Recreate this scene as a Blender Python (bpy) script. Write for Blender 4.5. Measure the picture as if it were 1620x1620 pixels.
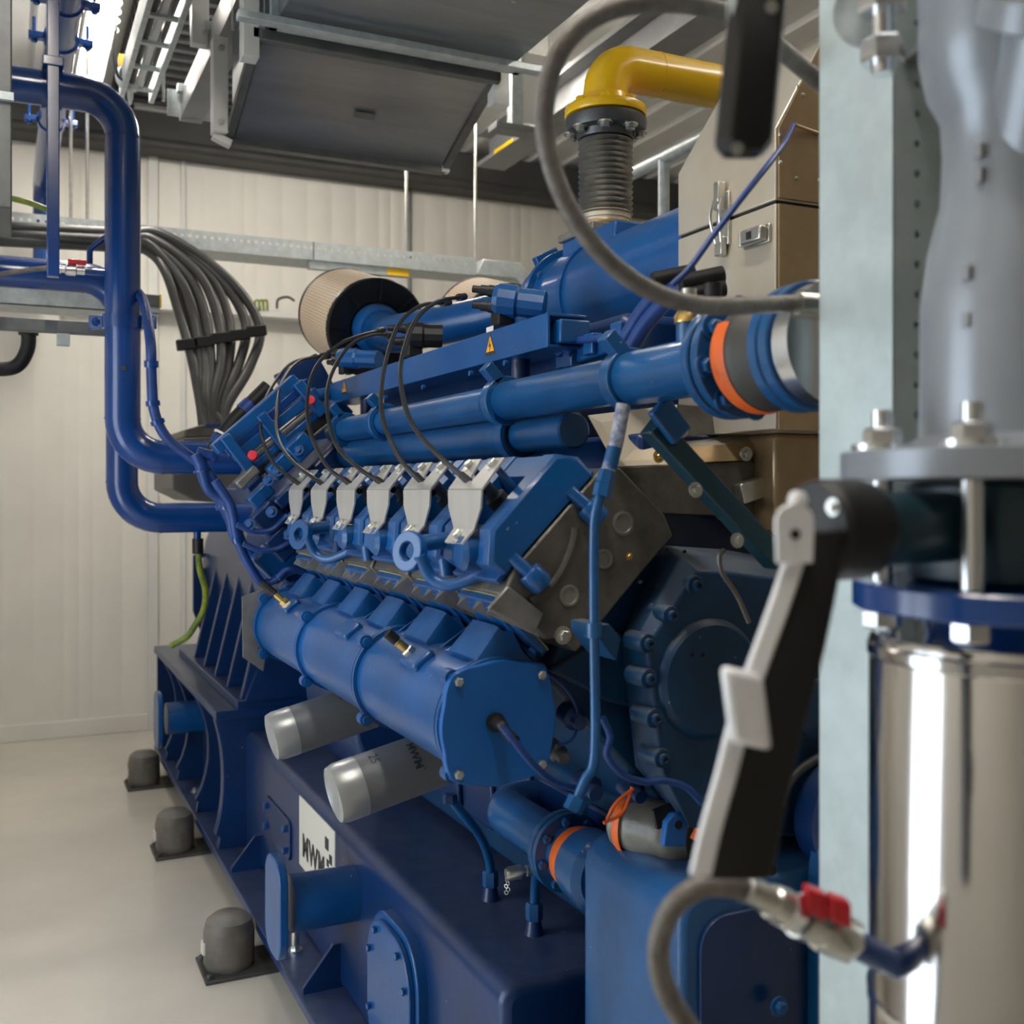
import bpy, bmesh, math, random
from mathutils import Vector, Matrix
random.seed(7)
SC = bpy.context.scene
for o in list(bpy.data.objects): bpy.data.objects.remove(o)
COL = SC.collection

# ------------------------------------------------------------------ camera
F, U0, V0, H = 1695.0, 810.0, 775.0, 1.5          # focal length in px of a 1620 frame, eye height in m
YAW = math.atan(800 / F)                          # the engine runs along +Y, the camera looks a little to its right
SN, CS = math.sin(YAW), math.cos(YAW)
cam = bpy.data.cameras.new('camera'); camo = bpy.data.objects.new('camera', cam); COL.objects.link(camo)
camo.location = (0, 0, H); camo.rotation_euler = (math.pi / 2, 0, -YAW)
cam.sensor_width = 36; cam.lens = 36 * F / 1620; cam.shift_y = -(810 - V0) / 1620.0
cam.clip_start = 0.02
cam.dof.use_dof = True; cam.dof.focus_distance = 2.3; cam.dof.aperture_fstop = 4.6
SC.camera = camo
# ------------------------------------------------------------------ world, exposure
W = bpy.data.worlds.new('world'); SC.world = W; W.use_nodes = True
W.node_tree.nodes['Background'].inputs[0].default_value = (0.75, 0.85, 1, 1)
W.node_tree.nodes['Background'].inputs[1].default_value = 0.3
SC.view_settings.view_transform = 'Standard'; SC.view_settings.look = 'None'
SC.view_settings.gamma = 1; SC.view_settings.use_curve_mapping = False
SC.view_settings.exposure = 0.58
DAY_E = 3.2                                        # daylight behind the frosted panes of the side door
LAMP_E = 34.0                                      # emission of the ceiling tubes

def P(u, v, x=None, y=None, z=None, d=None):
    """world point seen in direction of photo pixel (u,v), at a known x, y, z or view depth d"""
    p = (u - U0) / F; q = (V0 - v) / F
    r = (SN + p * CS, CS - p * SN, q)
    if x is not None: t = x / r[0]
    elif y is not None: t = y / r[1]
    elif z is not None: t = (z - H) / r[2]
    else: t = d
    return Vector((r[0] * t, r[1] * t, H + r[2] * t))

# ------------------------------------------------------------------ materials
MAT = {}
def mat(name, col, rough=0.5, metal=0.0, var=0.0, vscale=6.0, col2=None, coat=0.0, bump=0.0, bscale=60.0, dust=0.0, stretch=None, rvar=0.0, specks=0.0):
    m = bpy.data.materials.new(name); m.use_nodes = True
    nt = m.node_tree; N = nt.nodes; L = nt.links; b = N['Principled BSDF']
    b.inputs['Base Color'].default_value = (*col, 1); b.inputs['Roughness'].default_value = rough
    b.inputs['Metallic'].default_value = metal
    if coat: b.inputs['Coat Weight'].default_value = coat; b.inputs['Coat Roughness'].default_value = 0.12
    tc = N.new('ShaderNodeTexCoord'); mp = N.new('ShaderNodeMapping')
    L.new(tc.outputs['Object'], mp.inputs['Vector'])
    if stretch: mp.inputs['Scale'].default_value = stretch
    if var or col2:
        n = N.new('ShaderNodeTexNoise'); n.inputs['Scale'].default_value = vscale; n.inputs['Detail'].default_value = 6
        n.inputs['Roughness'].default_value = 0.62
        L.new(mp.outputs[0], n.inputs['Vector'])
        r = N.new('ShaderNodeValToRGB'); L.new(n.outputs['Fac'], r.inputs['Fac'])
        r.color_ramp.elements[0].position = 0.34; r.color_ramp.elements[1].position = 0.68
        c2 = col2 or tuple(min(1, c * (1 + var)) for c in col)
        c1 = col if col2 else tuple(c * (1 - var) for c in col)
        r.color_ramp.elements[0].color = (*c1, 1); r.color_ramp.elements[1].color = (*c2, 1)
        L.new(r.outputs['Color'], b.inputs['Base Color'])
        if rvar:
            mr = N.new('ShaderNodeMapRange'); mr.inputs['To Min'].default_value = max(0.02, rough - rvar); mr.inputs['To Max'].default_value = rough + rvar
            L.new(n.outputs['Fac'], mr.inputs['Value']); L.new(mr.outputs[0], b.inputs['Roughness'])
    if dust:      # real settled dust: on faces that look up, broken up by noise
        g = N.new('ShaderNodeNewGeometry'); sx = N.new('ShaderNodeSeparateXYZ'); L.new(g.outputs['Normal'], sx.inputs[0])
        mr = N.new('ShaderNodeMapRange'); mr.inputs['From Min'].default_value = 0.35; mr.inputs['From Max'].default_value = 1.0
        mr.inputs['To Max'].default_value = dust
        L.new(sx.outputs['Z'], mr.inputs['Value'])
        n2 = N.new('ShaderNodeTexNoise'); n2.inputs['Scale'].default_value = 22; n2.inputs['Detail'].default_value = 8
        L.new(mp.outputs[0], n2.inputs['Vector'])
        mu = N.new('ShaderNodeMath'); mu.operation = 'MULTIPLY'; L.new(mr.outputs[0], mu.inputs[0]); L.new(n2.outputs['Fac'], mu.inputs[1])
        mx = N.new('ShaderNodeMix'); mx.data_type = 'RGBA'; mx.inputs['B'].default_value = (0.27, 0.27, 0.27, 1)
        L.new(mu.outputs[0], mx.inputs['Factor'])
        src = b.inputs['Base Color'].links[0].from_socket if b.inputs['Base Color'].links else None
        if src: L.new(src, mx.inputs['A'])
        else: mx.inputs['A'].default_value = (*col, 1)
        L.new(mx.outputs['Result'], b.inputs['Base Color'])
    if specks:    # small chips in the paint
        n4 = N.new('ShaderNodeTexNoise'); n4.inputs['Scale'].default_value = 70; n4.inputs['Detail'].default_value = 3
        L.new(mp.outputs[0], n4.inputs['Vector'])
        mr4 = N.new('ShaderNodeMapRange'); mr4.inputs['From Min'].default_value = 0.735; mr4.inputs['From Max'].default_value = 0.76; mr4.inputs['To Max'].default_value = specks
        L.new(n4.outputs['Fac'], mr4.inputs['Value'])
        m4 = N.new('ShaderNodeMix'); m4.data_type = 'RGBA'; m4.inputs['B'].default_value = (0.36, 0.40, 0.46, 1); L.new(mr4.outputs[0], m4.inputs['Factor'])
        if b.inputs['Base Color'].links: L.new(b.inputs['Base Color'].links[0].from_socket, m4.inputs['A'])
        else: m4.inputs['A'].default_value = (*col, 1)
        L.new(m4.outputs['Result'], b.inputs['Base Color'])
    if bump:
        n3 = N.new('ShaderNodeTexNoise'); n3.inputs['Scale'].default_value = bscale; n3.inputs['Detail'].default_value = 4
        L.new(mp.outputs[0], n3.inputs['Vector'])
        bp = N.new('ShaderNodeBump'); bp.inputs['Strength'].default_value = bump; bp.inputs['Distance'].default_value = 0.004
        L.new(n3.outputs['Fac'], bp.inputs['Height']); L.new(bp.outputs[0], b.inputs['Normal'])
    MAT[name] = m
    return m
mat('blue', (0.002, 0.079, 0.272), 0.32, var=0.20, vscale=5, coat=0.25, bump=0.10, bscale=45, dust=0.22, specks=0.6)
mat('blue_pipe', (0.002, 0.050, 0.235), 0.22, var=0.12, vscale=3, coat=0.4, bump=0.05, bscale=25)
mat('blue_rail', (0.004, 0.078, 0.235), 0.33, var=0.25, vscale=7, coat=0.25, bump=0.10, bscale=40, dust=0.18, specks=0.7)
mat('blue_shade', (0.002, 0.027, 0.115), 0.36, var=0.2, vscale=4, coat=0.15, bump=0.10, bscale=40, dust=0.30, specks=0.6)  # same paint as the engine, darkened: shade put into the colour
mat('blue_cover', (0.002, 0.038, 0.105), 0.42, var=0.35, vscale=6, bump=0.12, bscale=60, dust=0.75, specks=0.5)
mat('blue_bright', (0.001, 0.105, 0.40), 0.46, var=0.06, coat=0.2)
mat('blue_wire', (0.010, 0.050, 0.22), 0.45, var=0.2, vscale=30)
mat('teal_dark', (0.010, 0.040, 0.060), 0.38, var=0.3, vscale=7)
mat('blue_braid', (0.06, 0.09, 0.22), 0.55, col2=(0.42, 0.44, 0.46), vscale=90)
mat('cast_grey', (0.135, 0.128, 0.115), 0.42, 0.5, var=0.35, vscale=12, bump=0.3, bscale=90)
mat('cast_light', (0.24, 0.235, 0.22), 0.42, 0.5, var=0.3, vscale=10, bump=0.2, bscale=90)
mat('plate_steel', (0.62, 0.61, 0.58), 0.34, 0.55, var=0.08, vscale=14, stretch=(1, 1, 0.2))
mat('galv', (0.50, 0.55, 0.56), 0.42, 0.45, var=0.16, vscale=28, rvar=0.1)
mat('galv_post', (0.46, 0.54, 0.55), 0.45, 0.25, var=0.10, vscale=18, rvar=0.08)
mat('galv_dark', (0.16, 0.17, 0.17), 0.45, 0.5, var=0.2, vscale=10)
mat('duct', (0.30, 0.33, 0.36), 0.38, 0.75, var=0.15, vscale=4, stretch=(0.4, 3, 3), rvar=0.08)
mat('white_paint', (0.72, 0.72, 0.69), 0.45, var=0.04, vscale=3)
mat('wall', (0.80, 0.775, 0.715), 0.42, var=0.035, vscale=2.2)
mat('ceiling', (0.70, 0.70, 0.67), 0.5, var=0.05, vscale=3)
mat('floor', (0.70, 0.66, 0.585), 0.20, var=0.07, vscale=1.6, coat=0.25, rvar=0.06)
mat('beam_dark', (0.060, 0.060, 0.060), 0.55, 0.2, var=0.15, vscale=4)
mat('beam_grey', (0.25, 0.255, 0.26), 0.45, 0.3, var=0.12, vscale=6)
mat('stainless', (0.66, 0.62, 0.54), 0.40, 0.6, col2=(0.58, 0.50, 0.38), vscale=4.5, rvar=0.06, stretch=(1, 1, 0.5))
mat('stainless_brown', (0.50, 0.38, 0.23), 0.36, 0.65, col2=(0.36, 0.25, 0.14), vscale=5, rvar=0.08)
mat('tank_steel', (0.60, 0.59, 0.575), 0.13, 1.0, var=0.05, vscale=3, stretch=(6, 6, 0.2))
mat('chrome', (0.82, 0.84, 0.87), 0.22, 1.0)
mat('latch_lit', (0.93, 0.94, 0.98), 0.35, 0.15)  # near-white base colour carries the strong light falling on the latch
mat('zinc', (0.62, 0.62, 0.58), 0.28, 0.9, var=0.1, vscale=40)
mat('brass', (0.72, 0.50, 0.17), 0.25, 0.95, var=0.12, vscale=30)
mat('yellow', (0.95, 0.56, 0.004), 0.25, var=0.07, vscale=5, coat=0.4)
mat('bellows', (0.34, 0.33, 0.30), 0.36, 0.75, var=0.2, vscale=20)
mat('steel_dark', (0.10, 0.105, 0.11), 0.4, 0.6, var=0.2, vscale=15)
mat('black', (0.007, 0.007, 0.008), 0.5, var=0.3, vscale=12)
mat('black_gloss', (0.005, 0.005, 0.006), 0.34)
mat('cable', (0.045, 0.046, 0.046), 0.42, var=0.25, vscale=9)
mat('lead', (0.014, 0.016, 0.016), 0.35)
mat('hose', (0.17, 0.155, 0.14), 0.42, 0.2, var=0.25, vscale=60, bump=0.4, bscale=300)
mat('silver_paint', (0.29, 0.32, 0.36), 0.30, 0.25, var=0.08, vscale=5, bump=0.1, bscale=12)
mat('filter_grey', (0.15, 0.155, 0.16), 0.42, var=0.06, vscale=8)
mat('filter_silver', (0.36, 0.37, 0.37), 0.28, 0.35)
mat('sign', (0.76, 0.74, 0.66), 0.4)
mat('gasket', (0.42, 0.42, 0.22), 0.6)
mat('ink', (0.035, 0.037, 0.04), 0.5)
mat('ink_grey', (0.13, 0.13, 0.13), 0.5)
mat('rubber', (0.055, 0.053, 0.050), 0.55, var=0.2, vscale=12)
mat('mount_grey', (0.15, 0.135, 0.115), 0.5, var=0.3, vscale=9, dust=0.5)
mat('gen_grey', (0.13, 0.125, 0.115), 0.45, var=0.15, vscale=5)
mat('orange', (0.75, 0.13, 0.015), 0.5, var=0.15, vscale=12)
mat('red', (0.62, 0.02, 0.035), 0.32)
mat('warn', (0.95, 0.42, 0.01), 0.45)
mat('plastic_wrap', (0.15, 0.145, 0.125), 0.3, var=0.35, vscale=14, bump=0.6, bscale=22)
mat('green_yellow', (0.30, 0.34, 0.02), 0.45, col2=(0.05, 0.14, 0.03), vscale=18)
mat('black_hole', (0.004, 0.004, 0.004), 0.8)
# paper of the air filter behind its perforated steel sleeve: fine dot mesh
m = mat('filter_mesh', (0.78, 0.60, 0.42), 0.6)
nt = m.node_tree; N = nt.nodes; L = nt.links
tc = N.new('ShaderNodeTexCoord'); vo = N.new('ShaderNodeTexVoronoi'); vo.inputs['Scale'].default_value = 1.0; vo.inputs['Randomness'].default_value = 0.0; vo.voronoi_dimensions = '2D'
mp = N.new('ShaderNodeMapping'); mp.inputs['Scale'].default_value = (64, 64, 64); mp.inputs['Rotation'].default_value = (0, 0, math.pi / 4)
L.new(tc.outputs['UV'], mp.inputs[0]); L.new(mp.outputs[0], vo.inputs['Vector'])
cr_ = N.new('ShaderNodeValToRGB'); cr_.color_ramp.elements[0].position = 0.26; cr_.color_ramp.elements[1].position = 0.40
cr_.color_ramp.elements[0].color = (0.20, 0.12, 0.07, 1); cr_.color_ramp.elements[1].color = (0.93, 0.71, 0.49, 1)
L.new(vo.outputs['Distance'], cr_.inputs[0]); L.new(cr_.outputs[0], N['Principled BSDF'].inputs['Base Color'])
bp = N.new('ShaderNodeBump'); bp.inputs['Strength'].default_value = 0.4; bp.inputs['Distance'].default_value = 0.002; bp.invert = False
L.new(vo.outputs['Distance'], bp.inputs['Height']); L.new(bp.outputs[0], N['Principled BSDF'].inputs['Normal'])
# emitting lamp diffuser
m = bpy.data.materials.new('lamp_glow'); m.use_nodes = True
b = m.node_tree.nodes['Principled BSDF']; b.inputs['Base Color'].default_value = (0.9, 0.9, 0.9, 1)
b.inputs['Emission Color'].default_value = (1.0, 0.925, 0.82, 1); b.inputs['Emission Strength'].default_value = LAMP_E
MAT['lamp_glow'] = m
# daylight on the frosted panes of the glazed door in the left wall
m = bpy.data.materials.new('daylight_pane'); m.use_nodes = True
b = m.node_tree.nodes['Principled BSDF']; b.inputs['Base Color'].default_value = (0.8, 0.85, 0.9, 1); b.inputs['Roughness'].default_value = 0.2
b.inputs['Emission Color'].default_value = (0.80, 0.90, 1.0, 1); b.inputs['Emission Strength'].default_value = DAY_E
MAT['daylight_pane'] = m

# ------------------------------------------------------------------ geometry helpers
def V3(p): return Vector(p)
def ortho(d):
    d = Vector(d).normalized()
    a = Vector((0, 0, 1)) if abs(d.z) < 0.9 else Vector((1, 0, 0))
    e1 = a.cross(d).normalized(); e2 = d.cross(e1)
    return d, e1, e2
def spline(pts, n=6):
    """Catmull-Rom through the points"""
    pts = [Vector(p) for p in pts]; out = []
    q = [2 * pts[0] - pts[1]] + pts + [2 * pts[-1] - pts[-2]]
    for i in range(1, len(q) - 2):
        for k in range(n):
            t = k / n; a, b, c, d = q[i - 1], q[i], q[i + 1], q[i + 2]
            out.append(0.5 * ((2 * b) + (c - a) * t + (2 * a - 5 * b + 4 * c - d) * t * t + (3 * b - a - 3 * c + d) * t ** 3))
    out.append(pts[-1]); return out
def fillet(pts, r, n=8):
    pts = [Vector(p) for p in pts]; out = [pts[0]]
    for i in range(1, len(pts) - 1):
        a = (pts[i - 1] - pts[i]); b = (pts[i + 1] - pts[i]); la, lb = a.length, b.length; a.normalize(); b.normalize()
        ang = math.acos(max(-1, min(1, a.dot(b)))); tl = min(r / math.tan(ang / 2), la * .49, lb * .49); rr = tl * math.tan(ang / 2)
        c = pts[i] + (a + b).normalized() * (rr / math.sin(ang / 2))
        s = pts[i] + a * tl - c; e = pts[i] + b * tl - c; tot = s.angle(e)
        ax = s.cross(e).normalized()
        for k in range(n + 1): out.append(c + Matrix.Rotation(tot * k / n, 3, ax) @ s)
    out.append(pts[-1]); return out
class MB:
    def __init__(s): s.v = []; s.f = []; s.uv = None
    def add(s, vs, fs):
        o = len(s.v); s.v += [Vector(p) for p in vs]; s.f += [tuple(i + o for i in f) for f in fs]; return s
    def box(s, x0, x1, y0, y1, z0, z1):
        return s.add([(x, y, z) for z in (z0, z1) for y in (y0, y1) for x in (x0, x1)],
                     [(0, 2, 3, 1), (4, 5, 7, 6), (0, 1, 5, 4), (2, 6, 7, 3), (0, 4, 6, 2), (1, 3, 7, 5)])
    def obox(s, c, ex, ey, ez):
        """box by centre and three half-extent vectors"""
        c = V3(c); ex, ey, ez = V3(ex), V3(ey), V3(ez)
        return s.add([c + i * ex + j * ey + k * ez for k in (-1, 1) for j in (-1, 1) for i in (-1, 1)],
                     [(0, 2, 3, 1), (4, 5, 7, 6), (0, 1, 5, 4), (2, 6, 7, 3), (0, 4, 6, 2), (1, 3, 7, 5)])
    def bar(s, p0, p1, w, h, up=(0, 0, 1)):
        p0, p1 = V3(p0), V3(p1); d = (p1 - p0); side = d.cross(V3(up)).normalized(); u = side.cross(d).normalized()
        return s.obox((p0 + p1) / 2, d / 2, side * w / 2, u * h / 2)
    def prism(s, poly, ext):
        n = len(poly); poly = [V3(p) for p in poly]; ext = V3(ext)
        return s.loft([poly, [p + ext for p in poly]])
    def loft(s, rings, cap=True, closed=True):
        n = len(rings[0]); vs = [p for r in rings for p in r]; fs = []
        for i in range(len(rings) - 1):
            for j in range(n if closed else n - 1):
                k = (j + 1) % n
                fs.append((i * n + j, i * n + k, (i + 1) * n + k, (i + 1) * n + j))
        if cap: fs.append(tuple(range(n - 1, -1, -1))); fs.append(tuple(range((len(rings) - 1) * n, len(rings) * n)))
        return s.add(vs, fs)
    def tube(s, path, r, seg=12, cap=True):
        path = [V3(p) for p in path]; n = len(path); rs = r if isinstance(r, (list, tuple)) else [r] * n
        d, e1, e2 = ortho(path[1] - path[0]); rings = []
        for i in range(n):
            t = (path[min(i + 1, n - 1)] - path[max(i - 1, 0)]).normalized()
            e1 = (e1 - t * e1.dot(t)).normalized(); e2 = t.cross(e1)
            rings.append([path[i] + rs[i] * (math.cos(a) * e1 + math.sin(a) * e2) for a in [2 * math.pi * k / seg for k in range(seg)]])
        return s.loft(rings, cap)
    def cyl(s, p0, p1, r, seg=20, r1=None): return s.lathe(p0, V3(p1) - V3(p0), [(r, 0), (r if r1 is None else r1, 1)], seg, rel=True)
    def lathe(s, o, ax, prof, seg=32, rel=False, cap=True, a0=0.0):
        o = V3(o); ln = V3(ax).length; d, e1, e2 = ortho(ax); rings = []
        for r, h in prof:
            hh = h * ln if rel else h
            rings.append([o + d * hh + max(r, 1e-5) * (math.cos(a) * e1 + math.sin(a) * e2) for a in [a0 + 2 * math.pi * k / seg for k in range(seg)]])
        return s.loft(rings, cap)
    def hexa(s, p, d, r, h): return s.lathe(p, d, [(r, 0), (r, h * .85), (r * .85, h)], 6)
    def ring(s, o, ax, r0, r1, h, seg=32):
        """annulus: outer r1, inner r0, thickness h along ax"""
        return s.loft_closed(o, ax, [(r0, 0), (r1, 0), (r1, h), (r0, h)], seg)
    def loft_closed(s, o, ax, prof, seg=32):
        o = V3(o); d, e1, e2 = ortho(ax); m = len(prof); vs = []; fs = []
        for k in range(seg):
            a = 2 * math.pi * k / seg
            for r, h in prof: vs.append(o + d * h + r * (math.cos(a) * e1 + math.sin(a) * e2))
        for k in range(seg):
            for j in range(m):
                a = k * m + j; b = k * m + (j + 1) % m; c = ((k + 1) % seg) * m + (j + 1) % m; e = ((k + 1) % seg) * m + j
                fs.append((a, b, c, e))
        return s.add(vs, fs)
    def strip(s, prof, ext, th):
        """folded sheet: profile polyline (3d points), extruded by ext, thickness th"""
        prof = [V3(p) for p in prof]; ext = V3(ext); e = ext.normalized(); off = []
        for i in range(len(prof)):
            ns = []
            if i > 0: ns.append((prof[i] - prof[i - 1]).cross(e).normalized())
            if i < len(prof) - 1: ns.append((prof[i + 1] - prof[i]).cross(e).normalized())
            n = sum(ns, Vector()).normalized(); k = max(0.3, n.dot(ns[0])); off.append(prof[i] + n * th / k)
        return s.prism(prof + off[::-1], ext)
    def build(s, name, m, parent=None, bevel=0, seg=2, ang=38, uv=None):
        return mesh_obj(name, s, m, parent, bevel, seg, ang)

def root_loc(o):
    p = Vector((0, 0, 0))
    while o is not None: p += o.location; o = o.parent
    return p
def mesh_obj(name, mb, m, parent=None, bevel=0, seg=2, ang=38):
    if parent is not None: off = root_loc(parent)
    else:
        xs = [v.x for v in mb.v]; ys = [v.y for v in mb.v]; zs = [v.z for v in mb.v]
        off = Vector(((min(xs) + max(xs)) / 2, (min(ys) + max(ys)) / 2, min(zs)))
    me = bpy.data.meshes.new(name); me.from_pydata([v - off for v in mb.v], [], mb.f)
    bm = bmesh.new(); bm.from_mesh(me)
    bmesh.ops.remove_doubles(bm, verts=bm.verts, dist=1e-6)
    bmesh.ops.recalc_face_normals(bm, faces=bm.faces); bm.to_mesh(me); bm.free()
    me.polygons.foreach_set('use_smooth', [True] * len(me.polygons)); me.set_sharp_from_angle(angle=math.radians(ang))
    me.materials.append(MAT[m] if isinstance(m, str) else m)
    o = bpy.data.objects.new(name, me); COL.objects.link(o)
    if parent is not None: o.parent = parent
    else: o.location = off
    if bevel:
        b = o.modifiers.new('bevel', 'BEVEL'); b.width = bevel; b.segments = seg; b.limit_method = 'ANGLE'; b.angle_limit = math.radians(40)
        b.harden_normals = False
    return o
def thing(name, label, cat, loc, group=None):
    o = bpy.data.objects.new(name, None); COL.objects.link(o); o.location = loc; o.empty_display_size = 0.1
    o['label'] = label; o['category'] = cat
    if group: o['group'] = group
    return o
def tag(o, label, cat, group=None):
    o['label'] = label; o['category'] = cat
    if group: o['group'] = group
    return o
def struct(o): o['kind'] = 'structure'; return o
_shared = {}
def piece(name, key, mk, m, parent, mtx):
    """a small repeated piece; alike pieces share mesh data. mtx: world matrix"""
    k = (key, m)
    if k not in _shared:
        mb = mk(); me = bpy.data.meshes.new(name); me.from_pydata([tuple(v) for v in mb.v], [], mb.f)
        bm = bmesh.new(); bm.from_mesh(me); bmesh.ops.recalc_face_normals(bm, faces=bm.faces); bm.to_mesh(me); bm.free()
        me.polygons.foreach_set('use_smooth', [True] * len(me.polygons)); me.set_sharp_from_angle(angle=math.radians(35))
        me.materials.append(MAT[m]); _shared[k] = me
    o = bpy.data.objects.new(name, _shared[k]); COL.objects.link(o); o.parent = parent
    o.matrix_local = Matrix.Translation(-root_loc(parent)) @ mtx
    return o
def frame(p, d, roll=0.0):
    d, e1, e2 = ortho(d)
    M = Matrix((e1, e2, d)).transposed().to_4x4(); M.translation = V3(p)
    return M @ Matrix.Rotation(roll, 4, 'Z')
def bolt(parent, p, d, r=0.008, m='zinc', washer=True, name='bolt', roll=0.3):
    def mk():
        b = MB()
        if washer: b.lathe((0, 0, 0), (0, 0, 1), [(1.6, -.1), (1.6, .25)], 16)
        b.lathe((0, 0, 0), (0, 0, 1), [(1.0, .2), (1.0, 1.0), (.8, 1.15)], 6)
        return b
    return piece(name, 'bolt%d' % washer, mk, m, parent, frame(p, d, roll) @ Matrix.Scale(r, 4))
def socket_bolt(parent, p, d, r=0.01, m='blue_cover', name='bolt'):
    def mk():
        b = MB(); b.lathe((0, 0, 0), (0, 0, 1), [(1.5, -.2), (1.5, .15), (1.0, .16), (1.0, 1.1), (.85, 1.2), (.5, 1.2), (.5, .6)], 16); return b
    return piece(name, 'sock', mk, m, parent, frame(p, d) @ Matrix.Scale(r, 4))
def text_mesh(s, size, bold=0.0, spacing=1.0):
    cu = bpy.data.curves.new('txt', 'FONT'); cu.body = s; cu.size = size; cu.offset = bold; cu.space_character = spacing
    cu.align_x = 'CENTER'; cu.align_y = 'CENTER'; cu.resolution_u = 3
    o = bpy.data.objects.new('txt', cu); COL.objects.link(o)
    dg = bpy.context.evaluated_depsgraph_get(); dg.update()
    me = bpy.data.meshes.new_from_object(o.evaluated_get(dg)); vs = [v.co.copy() for v in me.vertices]; fs = [tuple(p.vertices) for p in me.polygons]
    bpy.data.objects.remove(o); bpy.data.curves.remove(cu); bpy.data.meshes.remove(me)
    return vs, fs
def lettering(name, s, size, m, parent, fn, bold=0.0, spacing=1.0):
    """fn maps flat text coordinates (x,y) to a world point"""
    vs, fs = text_mesh(s, size, bold, spacing); b = MB(); b.add([fn(v.x, v.y) for v in vs], fs)
    return b.build(name, m, parent)
def perforated(x0, x1, z0, z1, holes, th, seg=8):
    """flat plate in local (x,z), thickness th along +y, with real round holes [(cx,cz,r)] in a single column/row of equal cells"""
    b = MB(); n = seg
    cells = []
    horiz = len(holes) < 2 or abs(holes[1][0] - holes[0][0]) > abs(holes[1][1] - holes[0][1])
    hs = sorted(holes, key=lambda h: h[0] if horiz else h[1])
    if horiz: cuts = [x0] + [(a[0] + c[0]) / 2 for a, c in zip(hs, hs[1:])] + [x1]
    else: cuts = [z0] + [(a[1] + c[1]) / 2 for a, c in zip(hs, hs[1:])] + [z1]
    for i, (cx, cz, r) in enumerate(hs):
        if horiz: a0, a1, c0, c1 = cuts[i], cuts[i + 1], z0, z1
        else: a0, a1, c0, c1 = x0, x1, cuts[i], cuts[i + 1]
        outer = []
        for k in range(n):
            a = 2 * math.pi * (k + .5) / n; ca, sa = math.cos(a), math.sin(a)
            # octagonal walk round the cell border
            tx = ((a1 - cx) if ca > 0 else (a0 - cx)) / ca if abs(ca) > 1e-6 else 1e9
            tz = ((c1 - cz) if sa > 0 else (c0 - cz)) / sa if abs(sa) > 1e-6 else 1e9
            t = min(tx, tz); outer.append((cx + ca * t, cz + sa * t))
        inner = [(cx + r * math.cos(2 * math.pi * (k + .5) / n), cz + r * math.sin(2 * math.pi * (k + .5) / n)) for k in range(n)]
        vs = []; fs = []
        for y in (0, th):
            vs += [(p[0], y, p[1]) for p in outer] + [(p[0], y, p[1]) for p in inner]
        corners = [(a1, c1), (a0, c1), (a0, c0), (a1, c0)]
        base = len(vs)
        for y in (0, th): vs += [(p[0], y, p[1]) for p in corners]
        for k in range(n):
            l = (k + 1) % n
            for yy, oo, cb in ((0, 0, base), (1, 2 * n, base + 4)):
                f = [oo + k]
                # add a cell corner when the border walk turns it
                for ci, cpt in enumerate(corners):
                    ang = math.atan2(cpt[1] - cz, cpt[0] - cx) % (2 * math.pi)
                    aa = math.atan2(outer[k][1] - cz, outer[k][0] - cx) % (2 * math.pi); bb = math.atan2(outer[l][1] - cz, outer[l][0] - cx) % (2 * math.pi)
                    if bb < aa: bb += 2 * math.pi
                    if aa + 1e-5 < ang < bb - 1e-5 or aa + 1e-5 < ang + 2 * math.pi < bb - 1e-5: f.append(cb + ci)
                f += [oo + l, oo + n + l, oo + n + k]; fs.append(tuple(f))
            fs.append((n + k, n + l, 3 * n + l, 3 * n + k))
        b.add(vs, fs)
    return b
# ================================================================== ROOM
YB, ZC = 7.08, 3.85                               # back wall, ceiling height
XL, XR, YF = -1.6, 5.4, -6.2
struct(MB().box(XL - .2, XR + .2, YF - .2, YB + .2, -0.12, 0).build('floor', 'floor'))
def panel_profile(w, n, dep):
    """light micro-ribbed sandwich panel: points (along, depth)"""
    pts = [(0, dep * 1.6), (0.006, 0)]
    for i in range(n):
        a = w * (i + .5) / n
        pts += [(a - .012, 0), (a - .006, dep), (a + .006, dep), (a + .012, 0)]
    return pts + [(w - .006, 0), (w, dep * 1.6)]
wb = struct(MB().box(XL, XR, YB, YB + .12, 0, ZC).build('wall_back', 'wall'))
x = XL
while x < XR - .01:
    pr = panel_profile(1.0, 6, .0014); b = MB()
    b.prism([(x + a, YB - .03 + d, 0.0) for a, d in pr] + [(x + 1.0, YB + .001, 0.0), (x, YB + .001, 0.0)], (0, 0, ZC))
    b.build('wall_panel', 'wall', wb); x += 1.0
struct(MB().box(XL - .12, XL, YF, YB, 0, ZC).build('wall_left', 'wall'))
# glazed double door in the left wall: frosted panes lit by daylight
dr = struct(MB().box(XL - .02, XL + .03, 1.40, 3.00, 0.0, 0.10).build('door_1', 'white_paint'))
for (y0, y1, z0, z1) in ((1.40, 3.00, 2.32, 2.42), (1.40, 1.48, .10, 2.32), (2.92, 3.00, .10, 2.32), (2.14, 2.26, .10, 2.32)): MB().box(XL - .02, XL + .03, y0, y1, z0, z1).build('door_frame', 'white_paint', dr)
for y0 in (1.48, 2.26):
    for z0, z1 in ((.10, 1.18), (1.24, 2.32)): MB().box(XL + .005, XL + .015, y0, y0 + .66, z0, z1).build('pane', 'daylight_pane', dr)
    MB().box(XL - .02, XL + .03, y0, y0 + .66, 1.18, 1.24).build('glazing_bar', 'white_paint', dr)
struct(MB().box(XR, XR + .12, YF, YB, 0, ZC).build('wall_right', 'wall'))
struct(MB().box(XL, XR, YF - .12, YF, 0, ZC).build('wall_front', 'wall'))
struct(MB().box(XL, 0.80, YB - .06, YB - .03, 0, .10).build('baseboard_back', 'wall', bevel=.004))
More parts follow.
